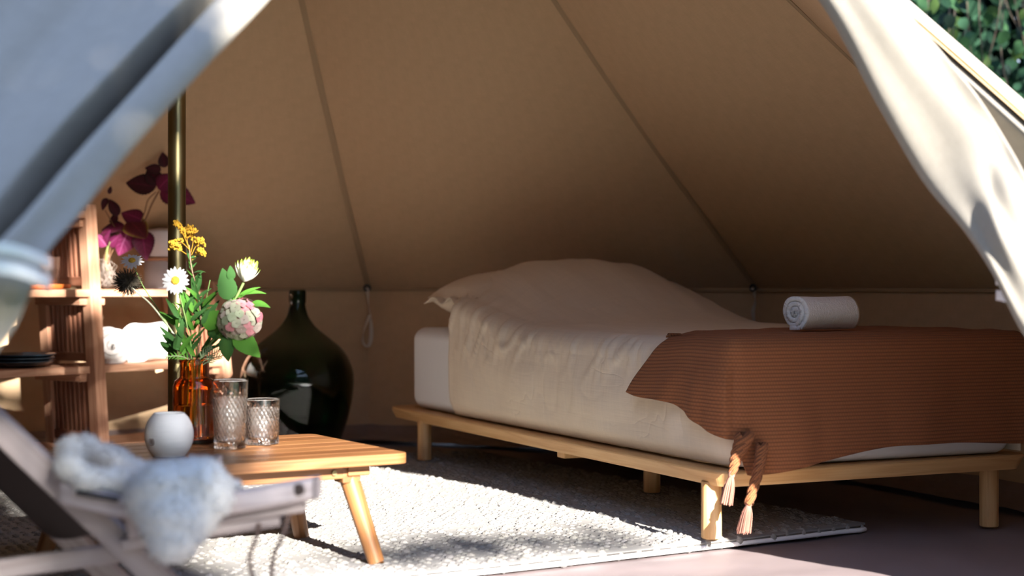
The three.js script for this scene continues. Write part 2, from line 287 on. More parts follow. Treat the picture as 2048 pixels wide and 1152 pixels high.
// ---------- bed ----------
const BED = { turn: 24.8 * Math.PI / 180, at: W(0.5037, 0, 3.914) };
const bedPoint = (x, h, l) => V(x, h, -l).applyAxisAngle(V(0, 1, 0), BED.turn).add(BED.at);      // x across, l towards the head
{
  const b = thing('bed_frame', 'low ash wood bed frame with rounded corners on round legs', 'bed', BED.at, BED.turn);
  const x0 = -0.032, x1 = 0.965, l0 = -0.095, l1 = 2.27, top = 0.207, bot = 0.166;
  const rails = [[0.5 * (x0 + x1), l0, 0], [0.5 * (x0 + x1), l1, 0]];
  const railProfile = (out) => { const s = new THREE.Shape(); s.moveTo(0, 0); s.lineTo(0.052, 0); s.lineTo(0.052 + out, 0.0); s.lineTo(0.075, 0.041); s.lineTo(0, 0.041); s.closePath(); return s; };
  // one board frame: the outside slants in towards the bottom, corners rounded
  const outline = (inset, r) => {
    const s = [], c = [[x0 + inset, l0 + inset], [x1 - inset, l0 + inset], [x1 - inset, l1 - inset], [x0 + inset, l1 - inset]], st = [Math.PI, -Math.PI / 2, 0, Math.PI / 2];
    c.forEach(([x, l], k) => { const cx = x + (k === 0 || k === 3 ? r : -r), cl = l + (k < 2 ? r : -r), n = 10; for (let i = 0; i <= n; i++) { const a = st[k] + i / n * Math.PI / 2; s.push([cx + r * Math.cos(a), cl + r * Math.sin(a)]); } });
    return s;
  };
  const loops = [[0.003, 0.05, top], [0, 0.05, top - 0.004], [0.0, 0.05, top - 0.008], [0.016, 0.04, bot], [0.075, 0.01, bot], [0.075, 0.01, top], [0.003, 0.05, top]];
  const pos = [], uv = [], idx = [], n = 44;
  // four rails, split at the mitres
  const seg = { side_rail: [[43, 0 + 44], [21, 22]], end_rail: [[10, 11], [32, 33]] };
  const ring = loops.map(([i, r, h]) => outline(i, r).map(([x, l]) => [x, h, -l]));
  const build = (from, to, along) => {
    const P = [], U = [], I = [];
    for (let k = from; k <= to; k++) ring.forEach((q, j) => { const p = q[(k + 88) % n]; P.push(...p); U.push((along === 2 ? p[2] : p[0]), j * 0.16 + along); });
    const m = ring.length;
    for (let k = 0; k < to - from; k++) for (let j = 0; j < m - 1; j++) { const a = k * m + j; I.push(a, a + 1, a + m, a + 1, a + m + 1, a + m); }
    const g = new THREE.BufferGeometry(); g.setAttribute('position', new THREE.Float32BufferAttribute(P, 3)); g.setAttribute('uv', new THREE.Float32BufferAttribute(U, 2)); g.setIndex(I);
    const f = g.toNonIndexed(); f.computeVertexNormals(); return f;
  };
  part('end_rail', build(5, 16, 0), M.ash, b); part('side_rail', build(16, 27, 2), M.ash, b);
  part('end_rail', build(27, 38, 0), M.ash, b); part('side_rail', build(38, 49, 2), M.ash, b);
  for (let i = 0; i < 15; i++) part('slat', moved(board(0.86, 0.018, 0.075, 0), 0.465, 0.197, -(0.06 + i * 0.148)), M.ash, b);
  const leg = grain(lathe([[0, 0], [0.0235, 0], [0.026, 0.004], [0.026, 0.2], [0, 0.2]], 28), 1);
  for (const [x, l] of [[0.0, 0.0], [0.9, 0.0], [0.0, 1.967], [0.9, 1.967], [0.30, 0.82], [0.62, 1.3]]) { const m = part('leg', leg, M.ash, b); m.position.set(x, 0, -l); if (l < 0.01 || (l > 1.9)) m.position.y = x ? 0 : 0.028, m.scale.y = x ? 0.86 : 0.72; else m.position.y = 0.03, m.scale.y = 0.76; }
  part('cross_bar', moved(board(0.9, 0.026, 0.05, 0), 0.455, 0.158, -0.86), M.ash, b);
  part('centre_beam', moved(board(0.06, 0.03, 2.1, 2), 0.46, 0.172, -1.07), M.ash, b);
}
const MAT = { x0: 0.012, x1: 0.915, l0: -0.085, l1: 2.13, bot: 0.209, top: 0.512 };
{ // mattress
  const g = new RoundedBoxGeometry(MAT.x1 - MAT.x0, MAT.top - MAT.bot, MAT.l1 - MAT.l0, 8, 0.045), p = g.attributes.position;
  for (let i = 0; i < p.count; i++) { const x = p.getX(i), y = p.getY(i), z = p.getZ(i); p.setX(i, x + Math.sign(x) * 0.006 * Math.cos(y * 9) + 0.002 * fbm(x * 9, y * 9, z * 9, 2)); }
  single('mattress', g, M.sheetCotton, 'thick white mattress under a fitted cotton sheet on the low bed frame', 'mattress', bedPoint((MAT.x0 + MAT.x1) / 2, (MAT.top + MAT.bot) / 2, (MAT.l0 + MAT.l1) / 2), BED.turn);
}
const linenBump = tex(512, 512, (u, v) => {                                   // slub weave over soft creases
  const c1 = Math.abs(tiles(u, v, 3, 7, 3, 61) - 0.5) * 2, c2 = Math.abs(tiles(u, v, 9, 4, 2, 83) - 0.5) * 2;
  const m = smooth(0.45, 0.75, tiles(u, v, 4, 4, 2, 140));
  return 0.04 * tile(u, v, 12, 200, 3) + 0.04 * tile(u, v, 200, 12, 4) + m * (0.5 * Math.pow(1 - c1, 14) + 0.25 * Math.pow(1 - c2, 16)) + 0.15 * tiles(u, v, 3, 3, 3, 99);
}, false);
M.linen = phys({ name: 'beige_linen', color: rgb(0.76, 0.63, 0.48), map: linenMap, bumpMap: linenBump, bumpScale: 0.0035, roughness: 0.95, sheen: 0.3, sheenColor: rgb(0.8, 0.75, 0.68), sheenRoughness: 0.6 });
const moundX = (x) => { const k = [[-0.05, 0.30], [0.02, 0.42], [0.1, 0.62], [0.22, 0.82], [0.42, 0.96], [0.58, 1], [0.72, 0.93], [0.85, 0.7], [0.95, 0.4]]; for (let i = 0; i < k.length - 1; i++) if (x <= k[i + 1][0]) { const t = clamp((x - k[i][0]) / (k[i + 1][0] - k[i][0]), 0, 1); return lerp(k[i][1], k[i + 1][1], t * t * (3 - 2 * t)); } return 0.4; };
const moundL = (l) => 0.10 * smooth(0.5, 1.15, l) + 0.9 * smooth(1.02, 1.78, l) * (1 - smooth(1.9, 2.3, l) * 0.75);
const bedTop = (x, l) => MAT.top + 0.012 + 0.240 * moundX(x) * moundL(l);
{ // pillow lying across the head, its corner out at the left
  const t = thing('pillow', 'beige linen pillow across the head of the bed with one flanged corner sticking out', 'pillow');
  part('cushion', sheet((u, v) => {
    const a = v * Math.PI * 2, x = lerp(0.055, 0.90, u), edge = Math.pow(Math.max(0, 1 - Math.pow(Math.abs(2 * u - 1), 3.2)), 0.5), c = Math.cos(a), s = Math.sin(a);
    const l = 1.84 + 0.27 * Math.sign(c) * Math.pow(Math.abs(c), 0.75) * (0.86 + 0.14 * edge), half = 0.105 * edge * Math.pow(1 - Math.pow(Math.abs(c), 2.2), 0.7) * Math.sign(s);
    const base = MAT.top + 0.112 - 0.035 * Math.abs(2 * u - 1) * 0;
    return bedPoint(x, base + half + 0.002 * fbm(u * 12, v * 12, 1, 3), l);
  }, 60, 60, -0.002, 3, 3), M.linen, t);
  part('flange', sheet((u, v) => { const l = lerp(1.66, 2.02, v); return bedPoint(lerp(0.11, 0.04 - 0.022 * Math.pow(Math.abs(2 * v - 1), 2), u), MAT.top + 0.112 + 0.012 * Math.sin(v * 17) * u - 0.012 * u, l); }, 8, 40, 0.004, 0.3, 2), M.linen, t);
}
{ // duvet: tucked in at the side, drawn over the pillow
  const path = (x0, x1) => {};
  const t = thing('duvet', 'beige linen duvet tucked along the mattress side and drawn over the pillow', 'duvet');
  const x0 = MAT.x0 - 0.012, x1 = MAT.x1 + 0.012, low = MAT.bot + 0.008, rad = 0.06;
  part('cover', sheet((u, v) => {
    const headEdge = 1.70 + 0.22 * smooth(0.33, 0.6, u), l = lerp(MAT.l0 - 0.004, headEdge, v);
    let x, h, top;
    const side = 0.30, nose = 0.36;
    if (u < side) { x = x0; h = lerp(low, -1, 0); top = bedTop(x0, l) - rad; h = lerp(low, top, u / side); }
    else if (u < nose) { const a = (u - side) / (nose - side) * Math.PI / 2; x = x0 + rad * (1 - Math.cos(a)); h = bedTop(x0 + rad * 0.4, l) - rad + rad * Math.sin(a); }
    else if (u < 0.78) { const k = (u - nose) / (0.78 - nose); x = lerp(x0 + rad, x1 - rad, k); h = bedTop(x, l) + (1 - smooth(0, 0.12, k)) * (bedTop(x0 + rad * 0.4, l) - bedTop(x0 + rad, l)); }
    else { const k = (u - 0.78) / 0.22; x = lerp(x1 - rad, x1, smooth(0, 0.25, k)); h = lerp(bedTop(x1 - rad, l), low, k * k * 0.4 + 0.6 * k); }
    { const rc = 0.085, q = l - MAT.l0; if (q < rc && u < 0.5) x += (rc - Math.sqrt(Math.max(0, rc * rc - (rc - Math.max(0, q)) * (rc - Math.max(0, q))))) * 0.55 * (1 - smooth(nose, 0.5, u)); const b = 1 - smooth(0, 0.2, u / side); x += 0.016 * b * b; }
    const sideness = 1 - smooth(side - 0.02, nose, u), bulge = Math.sin(Math.PI * clamp(u / side, 0, 1));
    x -= sideness * (0.012 * bulge + 0.012 * fbm(l * 3.2, h * 2.2, 4.2, 3) * bulge + 0.006 * Math.pow(Math.abs(noise(l * 9, h * 7, 1)), 0.6) * bulge + 0.005 * Math.sin(l * 21 + h * 12) * bulge * smooth(-0.1, 0.4, 0.45 - l));
    { const q = noise(l * 11 + h * 3, h * 3.4, 7.7), w = noise(l * 24 - h * 5, h * 7, 2.2), top = smooth(0.36, 0.50, h) * (1 - smooth(nose, nose + 0.05, u)); x -= top * (0.012 * Math.pow(1 - Math.min(1, Math.abs(q) * 3), 3) + 0.006 * Math.pow(1 - Math.min(1, Math.abs(w) * 3), 3)); }
    h += 0.006 * fbm(x * 5, l * 4, 1.3, 3) * smooth(nose, nose + 0.06, u) * (u < 0.78 ? 1 : 0);
    return bedPoint(x, h, l);
  }, 130, 180, -0.006, 2.0, 2.2), M.linen, t);
}
// ---------- throw, towel, rug ----------
function sheetUV(fn, uvf, nu, nv, th) {                                       // sheet with its own uv function
  const g = sheet(fn, nu, nv, th), uv = g.attributes.uv, n = (nu + 1) * (nv + 1);
  for (let k = 0; k < n; k++) { const [a, b] = uvf((k % (nu + 1)) / nu, Math.floor(k / (nu + 1)) / nv); uv.setXY(k, a, b); uv.setXY(n + k, a, b); }
  return g;
}
const knitBump = tex(256, 256, (u, v) => { const rib = Math.pow(Math.abs(Math.sin(v * Math.PI * 8)), 0.7), st = 0.5 + 0.5 * Math.sin((u * 32 + (Math.floor(v * 8) % 2) * 0.5) * Math.PI * 2); return rib * (0.72 + 0.28 * st) * (0.9 + 0.1 * tile(u, v, 60, 60, 3)); }, false);
const knitMap = tex(256, 256, (u, v) => { const rib = Math.pow(Math.abs(Math.sin(v * Math.PI * 8)), 0.6), st = 0.5 + 0.5 * Math.sin((u * 32 + (Math.floor(v * 8) % 2) * 0.5) * Math.PI * 2), k = (0.80 + 0.20 * rib) * (0.94 + 0.06 * st); return [0.57 * k, 0.345 * k, 0.20 * k]; });
M.knit = std({ name: 'terracotta_knit', map: knitMap, bumpMap: knitBump, bumpScale: 0.002, roughness: 1 });
M.yarn = std({ name: 'terracotta_yarn', color: rgb(0.33, 0.15, 0.105), roughness: 1 });
{
  const ease = (u) => 0.011 * (1 - smooth(0, 0.15, u));
  const t = thing('throw_blanket', 'terracotta ribbed knit throw over the foot of the bed with two hanging tassels', 'blanket');
  const A = [0.0, 0.226], B = [0.935, 0.53], xs = MAT.x0 - 0.03, lf = MAT.l0 - 0.03, rc = 0.05;
  const sideLen = A[1] - (lf + rc), arc = rc * Math.PI / 2, footLen = 0.93 - (xs + rc), total = sideLen + arc + footLen;
  const rim = (u) => {                                                        // [x, l, outward x, outward l, distance]
    const s = u * total;
    if (s < sideLen) return [xs, A[1] - s, -1, 0, s];
    if (s < sideLen + arc) { const a = (s - sideLen) / rc; return [xs + rc - rc * Math.cos(a), lf + rc - rc * Math.sin(a), -Math.cos(a), -Math.sin(a), s]; }
    return [xs + rc + (s - sideLen - arc), lf, 0, -1, s];
  };
  const uc = (sideLen + arc * 0.55) / total, dropAt = (u) => {
    if (u < uc) { const k = u / uc; return lerp(0.155, 0.255, Math.pow(k, 1.7)) + 0.006 * Math.sin(k * 9); }
    const k = (u - uc) / (1 - uc); return lerp(0.255, 0.345, smooth(0, 0.035, k)) - 0.055 * smooth(0.03, 0.55, k) + 0.012 * smooth(0.7, 1, k);
  };
  const VT = 0.42, R0 = 0.045;
  const warpU = (u) => u < 0.5 ? u / 0.5 * 0.42 : 0.42 + (u - 0.5) / 0.5 * 0.58;
  const f = (u0, v) => {
    const u = warpU(u0), [rx, rl, ox, ol, s] = rim(u), top = (x, l) => bedTop(x, l) + 0.019;
    if (v < VT) {
      const k = v / VT, tx = lerp(A[0], B[0], u), tl = lerp(A[1], B[1], u) + 0.012 * Math.sin(u * 11), ix = rx - ox * R0, il = rl - ol * R0, x = lerp(tx, ix, k), l = lerp(tl, il, k);
      return bedPoint(x, top(x, l) + 0.004 * fbm(x * 7, l * 7, 3, 3) + 0.002 - ease(u), l);
    }
    const drop = dropAt(u), arcL = R0 * Math.PI / 2, q = (v - VT) / (1 - VT) * (arcL + drop - R0), h0 = top(rx - ox * R0, rl - ol * R0) - ease(u);
    let out, down;
    if (q < arcL) { const a = q / R0; out = -R0 + R0 * Math.sin(a); down = R0 * (1 - Math.cos(a)); } else { out = 0; down = R0 + (q - arcL); }
    const hang = smooth(0.02, 0.25, down), foot = ol < -0.7 ? 1 : 0;
    let wave = 0.012 * Math.sin(s * 15 + 0.6) * hang + 0.006 * noise(s * 9, down * 4, 2) * hang;
    if (ol > -0.3) wave += 0.018 * Math.exp(-Math.pow((s - 0.14) / 0.03, 2)) * hang + 0.02 * Math.exp(-Math.pow((s - 0.24) / 0.03, 2)) * hang;
    const ext = out + Math.max(0, wave) + 0.026 * smooth(0, 0.14, down) * (1 - foot) + foot * 0.014 * smooth(0.1, 0.3, down);
    const shift = u < uc ? (1 - u / uc) * 0.9 * Math.max(0, down - 0.01) * (1 - smooth(0.2, 1, u / uc) * 0.5) : 0;   // the side edge slants away towards the head
    return bedPoint(rx + ox * ext, h0 - down, rl + ol * ext + shift);
  };
  const uvf = (u0, v) => { const u = warpU(u0), s = rim(u)[4], drop = dropAt(u) + 0.03; return [s / 0.26, v < VT ? -(1 - v / VT) * 0.32 * (0.2 + 0.8 * u) / 0.076 : (v - VT) / (1 - VT) * drop / 0.076]; };
  part('knit_cloth', sheetUV(f, uvf, 190, 120, -0.006), M.knit, t);
  const rope = (pts, r0, r1, turns) => {                                      // three twisted strands
    const c = curve(pts), list = [];
    for (let k = 0; k < 3; k++) { const q = []; for (let i = 0; i <= 40; i++) { const a = i / 40 * turns * 6.283 + k * 2.094, p = c.getPoint(i / 40), r = lerp(r0, r1, i / 40) * 0.55; q.push(p.add(V(Math.cos(a) * r, 0, Math.sin(a) * r))); } list.push(taperTube(q, r0 * 0.75, r1 * 0.75, 60, 8)); }
    return merge(list);
  };
  const tassel = (a, b, spread) => {
    const list = [new THREE.SphereGeometry(0.0085, 12, 8).scale(1, 1.2, 1).translate(a.x, a.y, a.z)];
    for (let k = 0; k < 90; k++) { const an = rr(0, 6.283), r = Math.sqrt(rnd()), e = b.clone().add(V(Math.cos(an) * spread * r, rr(-0.004, 0.006), Math.sin(an) * spread * r)), m = a.clone().lerp(e, 0.35).add(V(Math.cos(an) * 0.007 * r, 0, Math.sin(an) * 0.007 * r)); list.push(new THREE.TubeGeometry(curve([a.clone().add(V(Math.cos(an) * 0.004, 0, Math.sin(an) * 0.004)), m, e]), 6, 0.0009, 4)); }
    return merge(list);
  };
  const a1 = at(1490, 872, 3.80), a2 = at(1474, 912, 3.775), a3 = at(1463, 950, 3.75), a4 = at(1453, 1008, 3.745);
  const b1 = at(1524, 890, 3.80), b2 = at(1519, 930, 3.78), b3 = at(1497, 1008, 3.75), b4 = at(1487, 1064, 3.745);
  let c = part('corner_twist', rope([a1, a2, a3], 0.020, 0.0075, 2), M.knit, t); part('tassel', tassel(a3, a4, 0.017), M.yarn, c);
  c = part('corner_twist', rope([b1, b2, b3], 0.013, 0.010, 3), M.knit, t); part('tassel', tassel(b3, b4, 0.017), M.yarn, c);
}
const terry = tex(256, 256, (u, v) => 0.5 * tile(u, v, 110, 110, 3) + 0.5 * tiles(u, v, 20, 20, 3, 7), false);
M.terry = phys({ name: 'white_terry', color: rgb(0.72, 0.67, 0.63), bumpMap: terry, bumpScale: 0.003, roughness: 1, sheen: 0.3, sheenColor: rgb(0.9, 0.9, 0.9), sheenRoughness: 0.7 });
// a towel rolled up: a spiral strip; axis along x, resting on y = 0
function towelRoll(R, L, turns, th, squash = 1, k = 1) {
  const r0 = R - th * turns * 1.04;
  return sheetUV((u, v) => {
    const a = (1 - u) * turns * Math.PI * 2 - 1.9, r = Math.max(0.003, r0 + (R - r0) * u), end = 2 * v - 1;
    const x = L / 2 * end + Math.sign(end) * Math.pow(Math.abs(end), 9) * 0.008 * noise(u * 7, k, 3) * 2, rw = r * (1 + 0.03 * noise(Math.cos(a) * 1.6, Math.sin(a) * 1.6, v * 3 + k)) * (1 - 0.045 * Math.cos(end * 2.2) * (r / R));
    let y = rw * Math.sin(a), z = rw * Math.cos(a);
    if (y < -R * 0.86) y = -R * 0.86 + (y + R * 0.86) * 0.15;
    return V(x, (y + R * 0.88) * squash, z);
  }, (u, v) => [u * turns * R * 20, v * L * 8], Math.round(turns * 40), 26, th * 0.93);
}
{
  const g = towelRoll(0.0505, 0.2, 3.6, 0.0125, 1, 2), p0 = at(1652, 694, 4.02), p1 = at(1752, 690, 4.18);
  const a = Math.atan2(-(p1.z - p0.z), p1.x - p0.x), mid = bedPoint(0.375, 0, 0.055); mid.y = bedTop(0.35, 0.04) + 0.026;
  single('rolled_towel', g, M.terry, 'single white towel rolled up on the terracotta throw at the foot of the bed', 'towel', mid, 0.62);
}
// ---------- rug ----------
M.wool = std({ name: 'cream_wool', color: rgb(0.285, 0.27, 0.25), roughness: 1, bumpMap: tex(64, 64, (u, v) => tile(u, v, 20, 20, 5), false), bumpScale: 0.002 });
{
  const corner = W(0.957, 0, 4.2), f1 = V(-0.862, 0, 0.507), s1 = V(-0.507, 0, -0.862), LX = 2.5, LZ = 2.2;
  const t = thing('braided_rug', 'chunky cream rug of felted wool loops under the table and the bed', 'rug', V(0, 0, 0));
  const bow = (a) => 0.03 * Math.sin(a / LX * Math.PI), edge = (a, b) => corner.clone().addScaledVector(f1, a).addScaledVector(s1, b - bow(a) * (1 - b / LZ));
  part('backing', sheet((u, v) => { const p = edge(LX * u, LZ * v); p.y = 0.012; return p; }, 30, 20, 0.012, 1, 1), M.wool, t);
  const hemP = []; for (let i = 0; i <= 30; i++) hemP.push(edge(LX * (1 - i / 30), 0.0015).setY(0.0068)); for (let i = 1; i <= 20; i++) hemP.push(edge(0.0015, LZ * i / 20).setY(0.0068));
  part('hem', tube(hemP, 0.0065, 160, 8), M.white, t);
  const spots = [], c0 = 0.027, c1 = 0.0245;
  for (let i = 0; i * c0 < LX - 0.012; i++) for (let j = 0; j * c1 < LZ - 0.01; j++) {
    const a = i * c0 + 0.011 + rr(-0.003, 0.003), b = (j + (i % 2) * 0.5) * c1 + 0.009 + rr(-0.003, 0.003), p = edge(a, b);
    if (-p.z < 3.3 || Math.abs(p.x / p.z) > 0.37 || p.x < -1.85) continue;
    spots.push(p);
  }
  const ball = new THREE.SphereGeometry(1, 12, 8), bp = ball.attributes.position;
  for (let i = 0; i < bp.count; i++) { const k = 1 + 0.12 * noise(bp.getX(i) * 2.3, bp.getY(i) * 2.3, bp.getZ(i) * 2.3); bp.setXYZ(i, bp.getX(i) * k, bp.getY(i) * k, bp.getZ(i) * k); }
  ball.computeVertexNormals();
  const im = new THREE.InstancedMesh(ball, M.wool, spots.length), m = new THREE.Matrix4(), q = new THREE.Quaternion(), e = new THREE.Euler(), col = new THREE.Color();
  spots.forEach((p, k) => {
    e.set(rr(-0.25, 0.25), -0.53 + rr(-0.35, 0.35), rr(-0.25, 0.25)); q.setFromEuler(e);
    m.compose(p.clone().setY(0.0125 + rr(-0.003, 0.004)), q, V(0.0142 * rr(0.88, 1.12), 0.0150 * rr(0.85, 1.15), 0.0118 * rr(0.9, 1.15)));
    im.setMatrixAt(k, m); const s = rr(0.72, 1.1); im.setColorAt(k, col.setRGB(s, s * rr(0.97, 1), s * rr(0.93, 1)));
  });
  im.name = 'wool_loops'; im.userData.kind = 'stuff'; shade(im); t.add(im);
}
// ---------- low table and what stands on it ----------
const TABLE = { at: W(-0.235, 0, 3.57), turn: -31 * Math.PI / 180 + Math.PI, top: 0.28 };
const TA = V(-0.857, 0, 0.515), TB = V(-0.515, 0, -0.857);                    // along the front edge to the left, and away from it
const onTable = (a, b, h = TABLE.top) => TABLE.at.clone().addScaledVector(TA, a).addScaledVector(TB, b).setY(h);
{
  const t = thing('low_table', 'low slatted acacia table on splayed round legs with rounded corners', 'table', TABLE.at.clone(), 0);
  const L = 0.78, D = 0.56, n = 7, th = 0.024, w = D / n, basis = new THREE.Matrix4().makeBasis(TA.clone(), V(0, 1, 0), TA.clone().cross(V(0, 1, 0)));
  const zSign = Math.sign(TA.clone().cross(V(0, 1, 0)).dot(TB));
  const acacia = [[1, 1, 1], [0.74, 0.68, 0.62], [0.88, 0.84, 0.84]].map((c, k) => { const m = M.acacia.clone(); m.name = 'acacia_wood_' + k; m.color.setRGB(...c); return m; });
  const put = (g) => g.applyMatrix4(basis), Z = (b) => b * zSign;
  for (let k = 0; k < n; k++) {
    const r = 0.03, s = new THREE.Shape(), y0 = k * w + 0.003, y1 = (k + 1) * w - 0.003;
    if (k === 0 || k === n - 1) { const yo = k ? y1 : y0, yi = k ? y0 : y1, sg = k ? -1 : 1; s.moveTo(0, yi); s.lineTo(0, yo + sg * r); s.quadraticCurveTo(0, yo, r, yo); s.lineTo(L - r, yo); s.quadraticCurveTo(L, yo, L, yo + sg * r); s.lineTo(L, yi); } else { s.moveTo(0, y0); s.lineTo(L, y0); s.lineTo(L, y1); s.lineTo(0, y1); }
    s.closePath();
    const g = new THREE.ExtrudeGeometry(s, { depth: th - 0.005, bevelEnabled: true, bevelThickness: 0.0025, bevelSize: 0.0012, bevelSegments: 3, curveSegments: 8 });
    g.rotateX(-Math.PI / 2).translate(0, TABLE.top - th + 0.0025, 0); if (zSign > 0) g.scale(1, 1, -1);
    if (zSign > 0) { const ix = g.attributes.position; const q = g.index; for (let i = 0; i < ix.count; i += 3) { for (const nme of ['position', 'normal', 'uv']) { const at_ = g.attributes[nme], sz = at_.itemSize; for (let c = 0; c < sz; c++) { const tmp = at_.array[(i + 1) * sz + c]; at_.array[(i + 1) * sz + c] = at_.array[(i + 2) * sz + c]; at_.array[(i + 2) * sz + c] = tmp; } } } }
    grain(g, 0, k * 0.37 + rnd()); part('plank', put(g), acacia[[0, 1, 0, 2, 0, 1, 2][k]], t);
  }
  for (const a of [0.105, 0.675]) part('batten', put(board(0.055, 0.028, D - 0.1, 2).translate(a, TABLE.top - th - 0.013, Z(D / 2))), M.acacia, t);
  for (const b of [0.07, 0.49]) part('side_rail', put(board(0.56, 0.03, 0.022, 0).translate(0.39, TABLE.top - th - 0.018, Z(b))), M.acacia, t);
  for (const a of [0.03, 0.73]) for (const b of [0.048, 0.48]) {
    const lean = a < 0.3 ? 1 : -1, foot = V(a < 0.3 ? 0.063 : 0.715, 0.027, Z(b)), head = V(a < 0.3 ? 0.12 : 0.66, TABLE.top - th - 0.02, Z(b + (b < 0.3 ? 0.035 : -0.035)));
    const leg = taperTube([foot, foot.clone().lerp(head, 0.5), head], 0.0195, 0.0235, 12, 20), cap = new THREE.CircleGeometry(0.0195, 20).rotateX(Math.PI / 2).translate(foot.x, foot.y + 0.0003, foot.z);
    const g = merge([leg, cap]); { const u = g.attributes.uv; for (let i = 0; i < u.count; i++) u.setXY(i, u.getX(i) * 0.25 + a, u.getY(i) * 0.5 + b); }
    const m = part('leg', put(g), M.acacia, t);
    part('bracket', put(board(0.045, 0.04, 0.05, 0).translate(head.x, head.y - 0.004, head.z)), M.acacia, m);
    part('bolt', put(new THREE.CylinderGeometry(0.006, 0.006, 0.006, 14).rotateX(Math.PI / 2).translate(head.x + 0.045, head.y + 0.002, Z(b < 0.3 ? 0.056 : 0.504))), M.brass, m);
  }
}
const ontoTable = (px, py, d) => { const p = at(px, py, d); p.y = TABLE.top + 0.0012; return p; };
M.ceramic = std({ name: 'matte_white_ceramic', color: rgb(0.78, 0.77, 0.76), roughness: 0.75, bumpMap: tex(128, 128, (u, v) => tiles(u, v, 10, 24, 3, 2), false), bumpScale: 0.0006 });
{
  const t = thing('candle_holder', 'round matt white candle holder with a flat open top and a small dark round emblem', 'candle holder', ontoTable(338, 918, 3.5));
  const R = 0.0545, H = 0.096, out = [[0, 0.003], [0.034, 0.003], [0.037, 0]];
  for (let i = 0; i <= 22; i++) { const k = i / 22, y = lerp(0.001, H, k), e = (k - 0.49) / 0.51 * 0.79; out.push([R * Math.sqrt(1 - Math.pow(Math.abs(e), 2.1)), y]); }
  out.push([0.034, H + 0.001], [0.0325, H - 0.001], [0.034, H - 0.006], [0.046, 0.06], [0.046, 0.03], [0.02, 0.008], [0, 0.008]);
  part('bowl', lathe(out, 64), M.ceramic, t);
  const dir = V(-0.52, 0, 0.82).normalize(), e = new THREE.CylinderGeometry(0.0085, 0.0085, 0.004, 28).rotateX(Math.PI / 2);
  M.emblem = std({ name: 'brown_emblem', color: rgb(0.20, 0.16, 0.15), roughness: 0.6 });
  const m = part('emblem', e, M.emblem, t, 'small dark round emblem'); m.position.copy(dir.clone().multiplyScalar(R - 0.0022)).setY(0.036); m.rotation.y = Math.atan2(dir.x, dir.z);
  part('emblem_ring', new THREE.TorusGeometry(0.0062, 0.0007, 6, 24).translate(0, 0, 0.002), std({ name: 'emblem_ring', color: rgb(0.42, 0.37, 0.34), roughness: 0.7 }), m);
}
// glassware
M.crystal = phys({ name: 'cut_crystal', color: rgb(1, 1, 1), transmission: 1, thickness: 0.004, ior: 1.52, roughness: 0.3, roughnessMap: tex(2, 128, (u, v) => v > 0.09 && v < 0.6 ? 0.75 : 0.08, false) });
function cutGlass(R0, R1, H, wall, base, plain) {
  const pts = [[0, 0.002], [R0 * 0.7, 0.0015], [R0 - 0.003, 0], [R0 - 0.0008, 0.0015]], n = 60; let first = pts.length;
  for (let i = 0; i <= n; i++) { const k = i / n; pts.push([lerp(R0, R1, k), lerp(0.003, H - 0.0015, k)]); }
  const last = pts.length - 1; pts.push([R1 - 0.0012, H], [R1 - wall * 0.5, H - 0.0012]);
  for (let i = 0; i <= 12; i++) { const k = i / 12; pts.push([lerp(R1, R0, k) - wall * lerp(0.5, 1.25, k), lerp(H - 0.002, base + 0.004, k)]); }
  pts.push([R0 - wall * 2.2, base], [0, base]);
  const g = lathe(pts, 144), p = g.attributes.position, rows = pts.length;
  for (let i = 0; i < p.count; i++) {
    const j = i % rows; if (j < first || j > last) continue;
    const x = p.getX(i), y = p.getY(i), z = p.getZ(i), a = Math.atan2(z, x), k = y / H, body = smooth(0.06, 0.12, k) * (1 - smooth(plain - 0.06, plain + 0.04, k));
    const s = a / (2 * Math.PI) * 12, tY = y / (2 * Math.PI * R0 / 12), tri = (q) => Math.abs(((q % 1) + 1) % 1 - 0.5) * 2;
    const dia = Math.max(0, 1 - Math.abs(tri(s + tY * 0.5) - 0.5) * 5) + Math.max(0, 1 - Math.abs(tri(s - tY * 0.5) - 0.5) * 5), hatch = Math.max(tri(s * 3 + tY * 1.5), tri(s * 3 - tY * 1.5)) * (((Math.floor(s + tY * 0.5) + Math.floor(s - tY * 0.5)) & 1) ? 1 : 0.2);
    const flute = smooth(plain - 0.05, plain, k) * (1 - smooth(plain + 0.05, plain + 0.14 + 0.05 * Math.cos(a * 12), k)) * tri(s * 2);
    const cut = (dia * 0.0011 + hatch * 0.0012) * body + flute * 0.0010 + (1 - smooth(0.05, 0.09, k)) * 0.0008 * tri(s * 2), r = Math.hypot(x, z), f = (r - cut) / r;
    p.setXYZ(i, x * f, y, z * f);
  }
  g.computeVertexNormals(); return g;
}
single('highball_glass', cutGlass(0.037, 0.0425, 0.163, 0.0034, 0.016, 0.74), M.crystal, 'tall cut crystal highball glass between the amber vase and the short tumbler', 'glass', ontoTable(460, 904, 3.66));
single('tumbler_glass', cutGlass(0.0395, 0.0418, 0.111, 0.0036, 0.013, 0.8), M.crystal, 'short cut crystal tumbler to the right of the tall glass', 'glass', ontoTable(525, 895, 3.76));
M.amber = phys({ name: 'amber_glass', color: rgb(1, 0.93, 0.85), transmission: 1, thickness: 0.004, ior: 1.5, roughness: 0.02, attenuationColor: rgb(0.62, 0.15, 0.012), attenuationDistance: 0.006 });
M.water = phys({ name: 'water', color: rgb(1, 1, 1), transmission: 1, thickness: 0.05, ior: 1.33, roughness: 0 });
const VASE = ontoTable(389, 893, 3.80);
